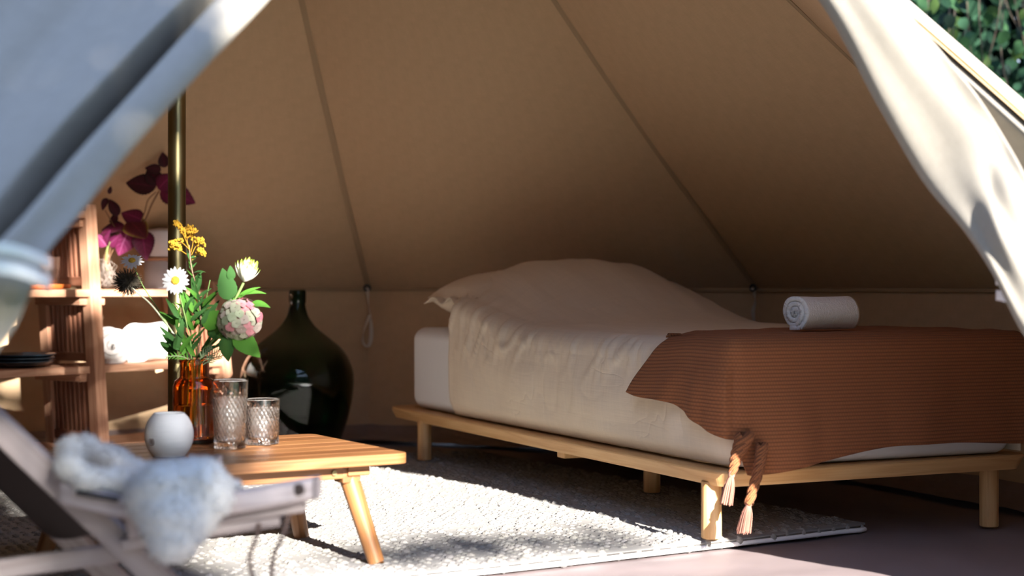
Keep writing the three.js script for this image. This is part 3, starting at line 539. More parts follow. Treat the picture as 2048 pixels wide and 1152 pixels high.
{
  const t = thing('apothecary_vase', 'amber glass apothecary jar used as a flower vase on the low table', 'vase', VASE);
  const k = [[0, 0.004], [0.044, 0.003], [0.049, 0], [0.0515, 0.004], [0.0525, 0.012], [0.0525, 0.125], [0.0515, 0.140], [0.047, 0.152], [0.039, 0.158], [0.0355, 0.162], [0.0355, 0.196], [0.0375, 0.199], [0.0378, 0.203], [0.0355, 0.205], [0.034, 0.203], [0.033, 0.196], [0.033, 0.163], [0.036, 0.155], [0.044, 0.149], [0.0488, 0.138], [0.0498, 0.125], [0.0498, 0.013], [0.046, 0.008], [0, 0.008]];
  part('jar', lathe(k, 72), M.amber, t);
  part('water', lathe([[0, 0.0085], [0.0455, 0.0085], [0.0492, 0.0135], [0.0492, 0.092], [0.0485, 0.0925], [0, 0.0925]], 56), M.water, t);
}
// ---------- flowers in the vase ----------
const leafMat = (name, c, tr = 0.25) => phys({ name, color: c, transmission: tr, thickness: 0, roughness: 0.8, specularIntensity: 0.35 });
M.leaf = leafMat('green_leaf', rgb(0.03, 0.095, 0.018)); M.leafBright = leafMat('bright_leaf', rgb(0.06, 0.18, 0.018)); M.leafPale = leafMat('pale_leaf', rgb(0.26, 0.34, 0.17));
M.stem = std({ name: 'green_stem', color: rgb(0.16, 0.27, 0.07), roughness: 0.7 }); M.stemPale = std({ name: 'pale_stem', color: rgb(0.45, 0.45, 0.33), roughness: 0.8 }); M.stemRed = std({ name: 'reddish_stem', color: rgb(0.22, 0.13, 0.08), roughness: 0.7 });
M.petalWhite = leafMat('white_petal', rgb(0.62, 0.61, 0.61), 0.3); M.yolk = std({ name: 'daisy_centre', color: rgb(0.62, 0.36, 0.03), roughness: 1, bumpMap: tex(64, 64, (u, v) => tile(u, v, 24, 24, 3), false), bumpScale: 0.002 });
M.gold = std({ name: 'goldenrod_floret', color: rgb(0.38, 0.20, 0.01), roughness: 1 }); M.dry = std({ name: 'dried_seed', color: rgb(0.07, 0.055, 0.035), roughness: 1 });
// a leaf along +y from the origin, its face towards +z
function leafGeo(L, Wd, { bend = 0.3, fold = 0.2, base = 0.35, point = 1, serr = 0, rows = 10, cols = 4, wave = 0 } = {}) {
  const P = [], U = [], I = [];
  for (let j = 0; j <= rows; j++) {
    const v = j / rows, w = Wd / 2 * Math.pow(Math.sin(Math.PI * Math.pow(v, base < 0.5 ? Math.log(0.5) / Math.log(base) : 1)), 0.85) * (1 - 0.0 * v) * (point === 1 ? 1 : Math.pow(1 - v, point - 1)), a = bend * v, y = L * (Math.abs(bend) < 1e-3 ? v : Math.sin(a) / bend), z = L * (Math.abs(bend) < 1e-3 ? 0 : (Math.cos(a) - 1) / bend);
    for (let i = 0; i <= cols; i++) {
      const s = i / cols * 2 - 1, tooth = serr && Math.abs(s) === 1 && j % 2 && j < rows ? 1 + serr : 1;
      P.push(s * w * tooth, y, z + Math.abs(s) * w * fold + wave * Math.sin(v * 14) * Math.abs(s) * w); U.push(i / cols, v);
    }
  }
  for (let j = 0; j < rows; j++) for (let i = 0; i < cols; i++) { const a = j * (cols + 1) + i; I.push(a, a + 1, a + cols + 2, a, a + cols + 2, a + cols + 1); }
  const g = new THREE.BufferGeometry(); g.setAttribute('position', new THREE.Float32BufferAttribute(P, 3)); g.setAttribute('uv', new THREE.Float32BufferAttribute(U, 2)); g.setIndex(I); g.computeVertexNormals(); return g;
}
function aim(o, p, dir, face) { const y = dir.clone().normalize(), z = face.clone().addScaledVector(y, -face.dot(y)).normalize(), x = y.clone().cross(z); o.matrix.makeBasis(x, y, z).setPosition(p); o.matrix.decompose(o.position, o.quaternion, o.scale); return o; }
const aimGeo = (g, p, dir, face) => { const o = aim(new THREE.Object3D(), p, dir, face); return g.clone().applyMatrix4(o.matrix); };
const FACE = V(0, 0.15, 1);                                                   // towards the viewer's side of the table
const mouth = (dx, dz = 0, down = 0.16) => VASE.clone().add(V(dx, 0.205 - down, dz));
const FD = 3.80;
const lance = [leafGeo(0.06, 0.012, { bend: 0.5 }), leafGeo(0.05, 0.010, { bend: -0.4 }), leafGeo(0.07, 0.015, { bend: 0.9 })];
const broad = [leafGeo(0.085, 0.05, { bend: 0.5, fold: 0.15, serr: 0.05, rows: 14 }), leafGeo(0.075, 0.042, { bend: 0.9, fold: 0.2, serr: 0.05, rows: 14 })];
{ // goldenrod
  const t = thing('goldenrod', 'tall goldenrod stem with yellow flower sprays and narrow leaves in the vase', 'flower');
  const pts = [mouth(0.004, 0.0), mouth(0.008, 0, 0.0), at(402, 650, FD), at(396, 590, FD), at(383, 535, FD), at(378, 490, FD)];
  part('stem', taperTube(pts, 0.0024, 0.0014, 40, 8), M.stemRed, t);
  const c = curve(pts);
  for (let k = 0; k < 24; k++) { const f = 0.40 + 0.50 * k / 24, p = c.getPoint(f), s = k % 2 ? 1 : -1, o = part('leaf', lance[k % 3], k % 4 ? M.leaf : M.leafBright, t); aim(o, p, V(s * rr(0.2, 1), rr(0.3, 1.4), rr(-0.8, 0.8)), V(rr(-0.6, 0.6), rr(0.2, 1), 0.8)); o.scale.setScalar(rr(0.4, 0.95) * (1.15 - 0.5 * k / 24)); }
  const top = at(380, 500, FD), sprays = [[[380, 500], [362, 485], [348, 492], [340, 500]], [[380, 500], [366, 468], [358, 455], [350, 449]], [[382, 505], [386, 480], [380, 468], [392, 466]], [[383, 510], [392, 492], [400, 484], [408, 492]], [[378, 512], [360, 500], [350, 497], [343, 488]], [[384, 520], [398, 505], [403, 508], [408, 511]], [[379, 505], [374, 478], [374, 462], [381, 458]]];
  for (const s of sprays) {
    const cc = curve(s.map(([x, y]) => at(x, y, FD + rr(-0.02, 0.02)))), list = [new THREE.TubeGeometry(cc, 12, 0.0008, 5)];
    for (let k = 0; k < 85; k++) { const f = rr(0.32, 1), p = cc.getPoint(f), b = rr(0.0017, 0.003); list.push(new THREE.IcosahedronGeometry(b, 0).scale(1, rr(1, 1.6), 1).translate(p.x + rr(-0.006, 0.006), p.y + rr(-0.001, 0.011), p.z + rr(-0.007, 0.007))); }
    part('flower_spray', merge(list), M.gold, t);
  }
}
function daisy(name, label, centre, face, stemPts, R, n) {
  const t = thing(name, label, 'flower');
  part('stem', taperTube([...stemPts, centre.clone().addScaledVector(face, -0.006)], 0.0018, 0.0012, 36, 7), M.stem, t);
  const f = face.clone().normalize(), up = Math.abs(f.y) > 0.9 ? V(0, 0, -1) : V(0, 1, 0), x = up.clone().cross(f).normalize(), y = f.clone().cross(x), g = leafGeo(R, R * 0.36, { bend: 0.25, fold: -0.12, base: 0.62, rows: 8 });
  for (let k = 0; k < n; k++) { const a = k / n * 6.283 + rr(-0.07, 0.07), d = x.clone().multiplyScalar(Math.cos(a)).addScaledVector(y, Math.sin(a)).addScaledVector(f, rr(-0.12, 0.12)); const o = part('petal', g, M.petalWhite, t); aim(o, centre.clone().addScaledVector(d, R * 0.18), d, f); o.scale.setScalar(rr(0.78, 0.9)); }
  const o = part('flower_centre', new THREE.SphereGeometry(R * 0.31, 24, 14).scale(1, 1, 0.5), M.yolk, t, 'domed yellow centre'); aim(o, centre.clone().addScaledVector(f, R * 0.03), y, f);
  return t;
}
daisy('daisy', 'white daisy with a yellow centre facing the camera beside the brass pole', at(351, 561, 3.74), V(-0.08, 0.1, 1), [mouth(-0.004), mouth(-0.002, 0.01, 0), at(374, 650, 3.78), at(362, 600, 3.765)], 0.034, 19);
daisy('daisy', 'white daisy seen from the side behind the dark seed head', at(264, 521, 3.95), V(0.1, 0.75, 0.62), [mouth(-0.02), mouth(-0.02, -0.01, 0), at(330, 640, 3.88), at(285, 570, 3.93)], 0.030, 16);
{ // dry seed head
  const t = thing('dried_seed_head', 'dark spiky round seed head on a pale stalk leaning to the left', 'flower');
  const c = at(255, 565, 3.88);
  part('stalk', taperTube([mouth(-0.006), mouth(-0.01, 0.004, 0), at(345, 665, 3.81), at(300, 607, 3.85), at(272, 583, 3.875), c], 0.0028, 0.0018, 40, 8), M.stemPale, t);
  const list = [new THREE.IcosahedronGeometry(0.017, 2).translate(c.x, c.y, c.z)];
  for (let k = 0; k < 620; k++) { const y = rr(-1, 1), a = rr(0, 6.283), s = Math.sqrt(1 - y * y), d = V(s * Math.cos(a), y, s * Math.sin(a)), L = rr(0.024, 0.038), b = d.clone().multiplyScalar(L).add(V(rr(-0.005, 0.005), rr(-0.005, 0.005), rr(-0.005, 0.005))); list.push(new THREE.TubeGeometry(new THREE.LineCurve3(c.clone().addScaledVector(d, 0.014), c.clone().add(b)), 1, 0.0007, 3)); }
  part('seed_ball', merge(list), M.dry, t);
}
{ // hydrangea
  const t = thing('hydrangea', 'round hydrangea head of faded pink and green florets in the vase', 'flower');
  const c = at(479, 640, 3.78), R = 0.055;
  part('stem', taperTube([mouth(0.016), mouth(0.018, 0, 0), at(435, 690, 3.79), at(462, 665, 3.785), c], 0.003, 0.0026, 30, 8), M.stem, t);
  const pg = leafGeo(0.0145, 0.0165, { bend: 0.5, fold: 0.1, base: 0.6, rows: 6 }), four = [];
  for (let k = 0; k < 4; k++) { const a = k * Math.PI / 2 + 0.3; four.push(aimGeo(pg, V(0, 0, 0), V(Math.cos(a), Math.sin(a), 0.3), V(0, 0, 1))); }
  four.push(new THREE.SphereGeometry(0.0016, 8, 6).translate(0, 0, 0.001));
  const floret = merge(four), tones = [[0.40, 0.40, 0.29], [0.44, 0.36, 0.31], [0.52, 0.23, 0.24], [0.34, 0.38, 0.25], [0.40, 0.33, 0.28], [0.56, 0.17, 0.21]].map((q, k) => leafMat('hydrangea_petal_' + k, rgb(...q), 0.25));
  for (let k = 0; k < 95; k++) { const y = 1 - 2 * (k + 0.5) / 95, a = k * 2.39996, s = Math.sqrt(1 - y * y), d = V(s * Math.cos(a), y, s * Math.sin(a)); if (d.y < -0.85) continue; const pink = (d.x > 0.1 && noise(d.x * 2 + 3, d.y * 2, d.z * 2) > 0.05) ? (rnd() > 0.5 ? 2 : rnd() > 0.5 ? 5 : 1) : (rnd() > 0.93 ? 2 : [0, 1, 3, 4, 0][Math.floor(rnd() * 5)]); const o = part('floret', floret, tones[pink], t); aim(o, c.clone().addScaledVector(d, R * rr(0.82, 0.98)), V(rr(-1, 1), rr(-1, 1), rr(-1, 1)).cross(d), d.clone().add(V(rr(-0.3, 0.3), rr(-0.3, 0.3), rr(-0.3, 0.3)))); o.scale.setScalar(rr(0.85, 1.15)); }
  for (const [x, y, dx, dy, b, m, f, s] of [[470, 668, 0.75, -0.6, 0, M.leafBright, V(-0.3, 0.6, 0.8), 1.0], [452, 672, 0.1, -1, 0, M.leaf, V(0, 0.2, 1), 0.75], [458, 600, -0.1, 1, 0, M.leaf, V(0.4, 0.2, 1), 0.95], [462, 560, 0.08, 1, 1, M.leaf, V(0.4, 0.3, 1), 0.5], [500, 610, 0.95, 0.25, 1, M.leafBright, V(-0.2, 0.9, 0.5), 0.7]]) { const o = part('leaf', broad[b], m, t); aim(o, at(x, y, 3.77), V(dx, dy, 0.25), f); o.scale.setScalar(s); }
}
{ // chrysanthemum
  const t = thing('chrysanthemum', 'white chrysanthemum with lime green tips, highest bloom at the right of the vase', 'flower');
  const base = at(487, 566, 3.80), ax = V(0.32, 1, 0.15).normalize(), c = base.clone();
  part('stem', taperTube([mouth(0.01, -0.01), mouth(0.012, -0.01, 0), at(440, 660, 3.82), at(470, 600, 3.81), base], 0.0026, 0.0032, 30, 8), M.stem, t);
  const tipMap = tex(8, 64, (u, v) => mixc([0.93, 0.93, 0.88], [0.70, 0.85, 0.25], smooth(0.66, 0.95, v))), pm = phys({ name: 'chrysanthemum_petal', map: tipMap, transmission: 0.3, thickness: 0, roughness: 0.7 });
  const pg = [leafGeo(0.066, 0.0135, { bend: -1.0, fold: 0.5, base: 0.66, rows: 10 }), leafGeo(0.058, 0.0135, { bend: -1.5, fold: 0.5, base: 0.66, rows: 10 }), leafGeo(0.052, 0.012, { bend: -0.7, fold: 0.5, base: 0.66, rows: 10 })];
  const x = V(0, 0, 1).cross(ax).normalize(), z = ax.clone().cross(x);
  for (let k = 0; k < 78; k++) { const ring = k / 78, a = k * 2.39996, open = lerp(0.25, 1.15, ring), out = x.clone().multiplyScalar(Math.cos(a)).addScaledVector(z, Math.sin(a)), d = ax.clone().multiplyScalar(Math.cos(open)).addScaledVector(out, Math.sin(open)), o = part('petal', pg[ring < 0.35 ? 2 : k % 2], pm, t); aim(o, c.clone().addScaledVector(ax, 0.004).addScaledVector(out, 0.003), d, ax.clone().addScaledVector(out, -0.4)); o.scale.setScalar(rr(0.8, 1)); }
  for (const [x0, y0, dx, dy] of [[478, 590, 0.9, 0.35], [473, 600, 0.7, 0.7], [470, 606, -0.5, 0.8]]) aim(part('leaf', lance[2], M.leafBright, t), at(x0, y0, 3.79), V(dx, dy, 0.3), V(0, 0.7, 0.7));
}
{ // loose greenery
  const t = thing('leafy_stem', 'green leafy sprig with broad and narrow leaves filling the middle of the vase', 'foliage');
  for (const [pts, m] of [[[[395, 725], [380, 660], [352, 610]], M.stem], [[[392, 725], [400, 650], [412, 600], [420, 560]], M.stem], [[[398, 725], [412, 690], [430, 655], [440, 640]], M.stem], [[[386, 725], [370, 690], [345, 665], [320, 630]], M.stem]]) part('stem', taperTube([mouth(0), ...pts.map(([x, y]) => at(x, y, FD + 0.01))], 0.002, 0.0012, 24, 7), m, t);
  for (const [x, y, dx, dy, k, m, s] of [[405, 650, 0.55, 0.25, 0, M.leafBright, 0.95], [432, 640, 0.6, -0.35, 1, M.leaf, 0.8], [415, 660, 0.9, -0.2, 0, M.leaf, 0.7]]) { const o = part('leaf', broad[k], m, t); aim(o, at(x, y, 3.785), V(dx, dy, 0.2), V(-0.1, 0.3, 1)); o.scale.setScalar(s); }
  for (let k = 0; k < 44; k++) { const f = k / 44, side = k % 2 ? 1 : -1, x = lerp(348, 408, rnd()), y = lerp(600, 715, rnd()); const o = part('leaf', lance[k % 3], k % 3 ? M.leaf : M.leafBright, t); aim(o, at(x, y, FD + rr(-0.03, 0.03)), V(side * rr(0.2, 0.8) + (x - 385) / 90, rr(0.4, 1), rr(-0.3, 0.5)), V(rr(-0.6, 0.6), rr(0.1, 0.9), 0.8)); o.scale.setScalar(rr(0.8, 1.25)); }
}
{
  const t = thing('feathery_sprig', 'pale feathery leaf sprig spreading over the rim of the amber vase', 'foliage');
  for (const pts of [[[397, 730], [403, 712], [415, 702], [424, 694]], [[400, 730], [415, 716], [428, 706], [440, 700]], [[385, 728], [372, 716], [352, 712], [330, 714]], [[405, 730], [418, 722], [432, 714], [446, 712]]]) {
    const cc = curve(pts.map(([x, y]) => at(x, y, 3.775))); part('stem', new THREE.TubeGeometry(cc, 14, 0.0012, 6), M.leafPale, t);
    for (let k = 0; k < 12; k++) { const o = part('leaf', lance[1], pts[0][0] === 385 ? M.leafBright : M.leafPale, t), f = 0.25 + 0.72 * k / 12, tg = cc.getTangent(f), sd = V(-tg.y, tg.x, 0).multiplyScalar(k % 2 ? 1 : -1); aim(o, cc.getPoint(f), tg.add(sd.multiplyScalar(0.9)), V(0, 0.3, 1)); o.scale.setScalar(lerp(0.42, 0.2, f)); }
  }
}
// ---------- shelf at the back left ----------
const SHELF = { at: W(-1.543, 0, 5.75), turn: 53.13 * Math.PI / 180 };
const inShelf = (x, h, z) => V(x, h, z).applyAxisAngle(V(0, 1, 0), SHELF.turn).add(SHELF.at);    // x along the front to the right, -z into the shelf
{
  const t = thing('slatted_shelf', 'open pine shelf with slatted uprights and slatted boards at the back left', 'shelf', SHELF.at, SHELF.turn);
  const D = 0.30, P = 0.05, rows = [0.075, 0.372, 0.655], cols = [-0.56, 0, 0.653];
  const upright = (x0, H, levels, lean, off) => {
    const x = 0, first = t.children.length, u = part('post', board(P, H, P, 1, 0.003).translate(x, H / 2, -P / 2), M.pine, t); part('post', board(P, H, P, 1, 0.003).translate(x, H / 2, -D + P / 2 - 0.02), M.pine, t);
    for (let k = 0; k < levels.length - 1; k++) {
      const a = levels[k] + 0.02, b = levels[k + 1] - 0.035;
      part('cross_rail', board(0.04, 0.034, D - 0.06, 2).translate(x, a + 0.01, -D / 2 - 0.01), M.slat, t); part('cross_rail', board(0.04, 0.034, D - 0.06, 2).translate(x, b - 0.01, -D / 2 - 0.01), M.slat, t);
      for (let s = 0; s < 8; s++) part('upright_slat', board(0.02, b - a, 0.0125, 1, 0.002).translate(x - 0.004, (a + b) / 2, -P - 0.018 - s * 0.0268), M.slat, t);
    }
    for (const m of t.children.slice(first)) { m.geometry.applyMatrix4(new THREE.Matrix4().set(1, -lean, 0, x0 + off, 0, 1, 0, 0, 0, 0, 1, 0, 0, 0, 0, 1)); m.geometry.computeVertexNormals(); }
  };
  const H = [0.97, 0.97, 0.685];
  upright(cols[0], H[0], [...rows, 0.945], 0.07, 0.044); upright(cols[1], H[1], [...rows, 0.945], 0.07, 0.044); upright(cols[2], H[2], rows, 0.15, 0.05);
  const shelfRow = (xa, xb, h) => {
    const L = xb - xa - P, c = (xa + xb) / 2;
    part('front_rail', board(L, 0.028, 0.024, 0).translate(c, h - 0.014, -0.014), M.pine, t);
    for (let s = 0; s < 7; s++) part('shelf_slat', board(L, 0.014, 0.031, 0, 0.003).translate(c, h - 0.0075, -0.045 - s * 0.0375), M.pine, t);
    for (const x of [xa + P / 2 + 0.016, xb - P / 2 - 0.016]) part('cleat', board(0.034, 0.03, D - 0.03, 2).translate(x, h - 0.044, -D / 2 - 0.006), M.pine, t);
  };
  for (const h of [...rows, 0.945]) shelfRow(cols[0], cols[1], h);
  for (const h of rows) shelfRow(cols[1], cols[2], h);
}
{ // towels in the right bay
  const g = towelRoll(0.078, 0.2, 3.4, 0.02, 0.98, 5), one = single('rolled_towel', g, M.terry, 'left one of the two white rolled towels on the middle shelf', 'towel', inShelf(0.165, 0.3735, -0.13), 1.95, 'rolled towels on the shelf');
  const two = copyOf(one, 'right one of the two white rolled towels on the middle shelf', inShelf(0.35, 0.3735, -0.13), 1.85); two.scale.set(1, 1.12, 1.1);
}
M.plate = phys({ name: 'dark_blue_glaze', color: rgb(0.025, 0.05, 0.075), roughness: 0.22, clearcoat: 0.6, clearcoatRoughness: 0.1 });
{
  const g = lathe([[0, 0.003], [0.06, 0.003], [0.064, 0], [0.068, 0.003], [0.1, 0.008], [0.124, 0.019], [0.126, 0.022], [0.124, 0.0235], [0.098, 0.0125], [0.065, 0.007], [0, 0.007]], 72);
  const where = ['bottom', 'middle', 'top'];
  for (let k = 0; k < 3; k++) single('plate', g, M.plate, `dark blue glazed plate, ${where[k]} one of the stack of three on the shelf`, 'plate', inShelf(-0.235 + 0.004 * k, 0.3728 + k * 0.0125, -0.145 + 0.003 * k), 0, 'stacked plates on the shelf');
}
{ // wooden saucer with a ribbed glass
  M.orangeWood = std({ name: 'orange_wood', map: woodMap([0.80, 0.44, 0.2], [0.62, 0.3, 0.1], 6), roughness: 0.4 });
  single('wooden_saucer', lathe([[0, 0.001], [0.068, 0.001], [0.074, 0.004], [0.077, 0.017], [0.0755, 0.019], [0.073, 0.018], [0.070, 0.008], [0, 0.007]], 56), M.orangeWood, 'shallow round orange wood saucer on the upper left shelf', 'saucer', inShelf(-0.12, 0.6555, -0.115));
  const gl = lathe([[0, 0.002], [0.034, 0], [0.038, 0.004], [0.042, 0.11], [0.0405, 0.111], [0.036, 0.01], [0, 0.009]], 96), p = gl.attributes.position;
  for (let i = 0; i < p.count; i++) { const x = p.getX(i), z = p.getZ(i), r = Math.hypot(x, z); if (r > 0.036) { const k = 1 + 0.016 * Math.cos(Math.atan2(z, x) * 24); p.setXYZ(i, x * k, p.getY(i), z * k); } }
  gl.computeVertexNormals();
  single('ribbed_glass', gl, M.crystal, 'ribbed clear glass standing in the orange wood saucer', 'glass', inShelf(-0.125, 0.664, -0.118));
}
{ // lidded white lantern with wire handle
  const t = thing('paper_lantern', 'white cylindrical lantern with a thin wooden band and wire handle behind the brass pole', 'lantern', inShelf(0.455, 0.6555, -0.145));
  M.lilac = std({ name: 'white_lacquer', color: rgb(0.72, 0.68, 0.70), roughness: 0.55 });
  part('body', lathe([[0, 0], [0.080, 0], [0.084, 0.004], [0.084, 0.112], [0, 0.112]], 56), M.lilac, t);
  part('band', lathe([[0.06, 0.1125], [0.0855, 0.1125], [0.0855, 0.128], [0.06, 0.128]], 56), M.pine, t, 'thin wooden band');
  part('lid', lathe([[0, 0.1285], [0.084, 0.1285], [0.084, 0.225], [0.079, 0.236], [0.03, 0.243], [0, 0.243]], 56), M.lilac, t);
  const w = []; for (let i = 0; i <= 24; i++) { const a = Math.PI * i / 24; w.push(V(0.078 * Math.cos(a), 0.205 + 0.145 * Math.sin(a), 0.012 * Math.sin(a))); }
  part('handle', tube(w, 0.0018, 48, 6), std({ name: 'pale_wire', color: rgb(0.55, 0.42, 0.33), roughness: 0.5 }), t, 'thin wire handle');
}
{ // glass jar and coleus cutting
  const J = inShelf(0.125, 0.6555, -0.095);
  const jar = thing('glass_jar', 'clear straight-sided preserving jar holding the purple plant cutting on the shelf', 'jar', J);
  M.clear = phys({ name: 'clear_glass', color: rgb(1, 1, 1), transmission: 1, thickness: 0, ior: 1.5, roughness: 0.02 });
  part('jar_body', lathe([[0, 0.002], [0.042, 0], [0.0465, 0.004], [0.0475, 0.02], [0.0525, 0.108], [0.0505, 0.112], [0.0505, 0.116], [0.0545, 0.118], [0.0545, 0.124], [0.052, 0.127], [0.0545, 0.129], [0.0535, 0.133], [0.051, 0.133], [0.0495, 0.128], [0.0495, 0.108], [0.0445, 0.02], [0.041, 0.007], [0, 0.006]], 56), M.clear, jar);
  const t = thing('coleus_plant', 'purple coleus cutting with serrated leaves rooting in the glass jar on the shelf', 'plant');
  const D0 = 5.9, list = [];
  for (let k = 0; k < 38; k++) { const q = [], a0 = rr(0, 6.28); let x = rr(-0.014, 0.014), z = rr(-0.014, 0.014), y = rr(0.085, 0.115); for (let i = 0; i < 7; i++) { q.push(V(x, y, z).add(J)); x = clamp(x + rr(-0.016, 0.016), -0.03, 0.03); z = clamp(z + rr(-0.016, 0.016), -0.03, 0.03); y = Math.max(0.013, y - rr(0.002, 0.022)); } list.push(new THREE.TubeGeometry(curve(q), 14, 0.0006, 4)); }
  const roots = part('root_mass', merge(list), std({ name: 'pale_root', color: rgb(0.62, 0.52, 0.44), roughness: 0.9 }), t); roots.userData.kind = 'stuff';
  const stemC = std({ name: 'coleus_stem', color: rgb(0.24, 0.12, 0.06), roughness: 0.7 }), stemG = std({ name: 'coleus_green_stem', color: rgb(0.42, 0.52, 0.16), roughness: 0.6 });
  const S = (pts, r0, r1, m) => part('stem', taperTube([J.clone().add(V(0, 0.07, 0)), J.clone().add(V(rr(-0.01, 0.01), 0.118, 0)), ...pts.map(([x, y]) => at(x, y, D0))], r0, r1, 36, 8), m, t);
  S([[217, 490], [232, 475], [255, 470]], 0.004, 0.003, stemG); S([[236, 470], [224, 445], [210, 420]], 0.003, 0.002, stemC); S([[238, 460], [265, 470], [290, 440], [303, 410], [318, 382]], 0.0035, 0.003, stemC);
  S([[232, 470], [270, 462], [289, 425], [296, 400], [312, 384]], 0.003, 0.002, stemC);
  const veins = (u, v) => { const mid = Math.exp(-Math.pow((u - 0.5) / 0.03, 2)), s = Math.abs(Math.sin((v * 7 - Math.abs(u - 0.5) * 3.2) * Math.PI)); return Math.max(mid, Math.pow(1 - s, 5) * 0.7); };
  const rim = (u) => Math.pow(Math.abs(u - 0.5) * 2, 5);
  const mk = (name, body, vein, edge) => phys({ name, map: tex(64, 128, (u, v) => mixc(mixc(body, vein, veins(u, v)), edge, rim(u))), transmission: 0.25, thickness: 0, roughness: 0.7 });
  const pink = mk('coleus_pink', [0.60, 0.15, 0.40], [0.86, 0.5, 0.7], [0.42, 0.08, 0.24]), wine = mk('coleus_wine', [0.47, 0.075, 0.27], [0.66, 0.2, 0.44], [0.26, 0.04, 0.13]), deep = mk('coleus_dark', [0.27, 0.05, 0.13], [0.40, 0.09, 0.22], [0.16, 0.03, 0.07]), lime = mk('coleus_lime_edge', [0.38, 0.04, 0.13], [0.5, 0.1, 0.2], [0.66, 0.62, 0.16]);
  const forms = [leafGeo(1, 0.68, { bend: 0.35, fold: 0.18, base: 0.36, serr: 0.09, rows: 22 }), leafGeo(1, 0.8, { bend: 0.5, fold: -0.12, base: 0.34, serr: 0.09, rows: 22 }), leafGeo(1, 0.5, { bend: 0.6, fold: 0.3, base: 0.36, serr: 0.09, rows: 22 })];
  //        base px,  tip px, depth step, form, material, face
  const LV = [[[262, 452], [234, 506], 0.03, 1, pink, V(0, 0.2, 1), 'pink coleus leaf'], [[284, 462], [292, 515], 0.04, 0, wine, V(0.2, 0, 1)], [[258, 440], [289, 466], 0.06, 1, lime, V(0, 0.7, 0.8), 'lime edged leaf'], [[284, 440], [243, 420], 0.0, 1, wine, V(0.1, 0.6, 1)], [[250, 452], [200, 462], 0.02, 0, wine, V(0, 0.8, 0.6)],
    [[213, 492], [196, 470], 0.03, 1, pink, V(0.2, 0.3, 1)], [[214, 490], [212, 464], 0.05, 2, pink, V(-0.4, 0.2, 1), 'bright pink young leaf'], [[218, 490], [232, 472], 0.03, 1, pink, V(-0.2, 0.3, 1)], [[312, 374], [252, 362], 0.0, 0, deep, V(0, 0.35, 1)], [[316, 378], [338, 352], 0.05, 1, wine, V(0.2, 0.2, 1)], [[322, 378], [386, 401], 0.02, 0, wine, V(0.1, 0.3, 1)], [[322, 340], [292, 332], 0.02, 1, deep, V(0, 0.6, 1)], [[330, 335], [324, 305], 0.0, 0, deep, V(0, 0.1, 1)], [[345, 336], [369, 350], 0.0, 0, deep, V(0, 0.5, 1)], [[312, 372], [300, 330], -0.02, 0, deep, V(0.2, 0.4, 1)],
    [[236, 432], [218, 396], 0.0, 2, deep, V(0.3, 0, 1)], [[214, 396], [203, 418], 0.02, 2, deep, V(0, 0.4, 1)], [[218, 388], [222, 372], 0.0, 2, deep, V(0.3, 0.2, 1)], [[236, 432], [216, 442], 0.0, 1, deep, V(0, 0.5, 1)], [[240, 455], [200, 452], -0.02, 1, deep, V(0, 0.6, 0.8)], [[262, 470], [246, 488], -0.04, 1, wine, V(0, 0.3, 1)]];
  for (const [b, e, dz, form, m, f, label] of LV) { const p0 = at(b[0], b[1], D0), p1 = at(e[0], e[1], D0 - dz), o = part('leaf', forms[form], m, t, label), L = p0.distanceTo(p1); aim(o, p0, p1.clone().sub(p0), f); o.scale.setScalar(L * 1.06); }
}
{ // demijohn
  const s = 6.1 / FOCAL, pts = [[0, 0.02], [60 * s, 0.006], [70 * s, 0], [76 * s, 0.012]];
  for (const [y, r] of [[895, 81], [871, 90], [839, 100.5], [807, 108], [775, 112], [750, 112], [735, 109], [714, 100], [700, 90], [691, 81], [679, 66], [668, 52], [655, 37], [644, 28], [633, 21.5], [620, 17.5], [609, 15.4], [607, 16.4], [584, 16.6], [581, 15.5]]) pts.push([r * s, EYE - (y - 576) * s]);
  const c = new THREE.CatmullRomCurve3(pts.map(([r, y]) => V(r, y, 0)), false, 'centripetal'), q = c.getPoints(120).map((p) => [p.x, p.y]), wall = 0.006;
  const inner = q.filter(([r, y]) => r > 0.02 && y > 0.02).reverse().map(([r, y]) => [Math.max(0.012, r - wall), y]);
  inner.pop(); q.push([0.026, EYE - 4.4 * s], ...inner, [0.11, 0.03], [0, 0.034]);
  M.demi = phys({ name: 'dark_green_glass', color: rgb(1, 1, 1), transmission: 1, thickness: 0.006, ior: 1.5, roughness: 0.03, attenuationColor: rgb(0.022, 0.15, 0.07), attenuationDistance: 0.007 });
  const t = thing('demijohn', 'large dark green glass demijohn standing on the floor beside the bed', 'bottle', at(595, 911, 6.1).setY(0.002));
  part('bottle', lathe(q, 96), M.demi, t);
}
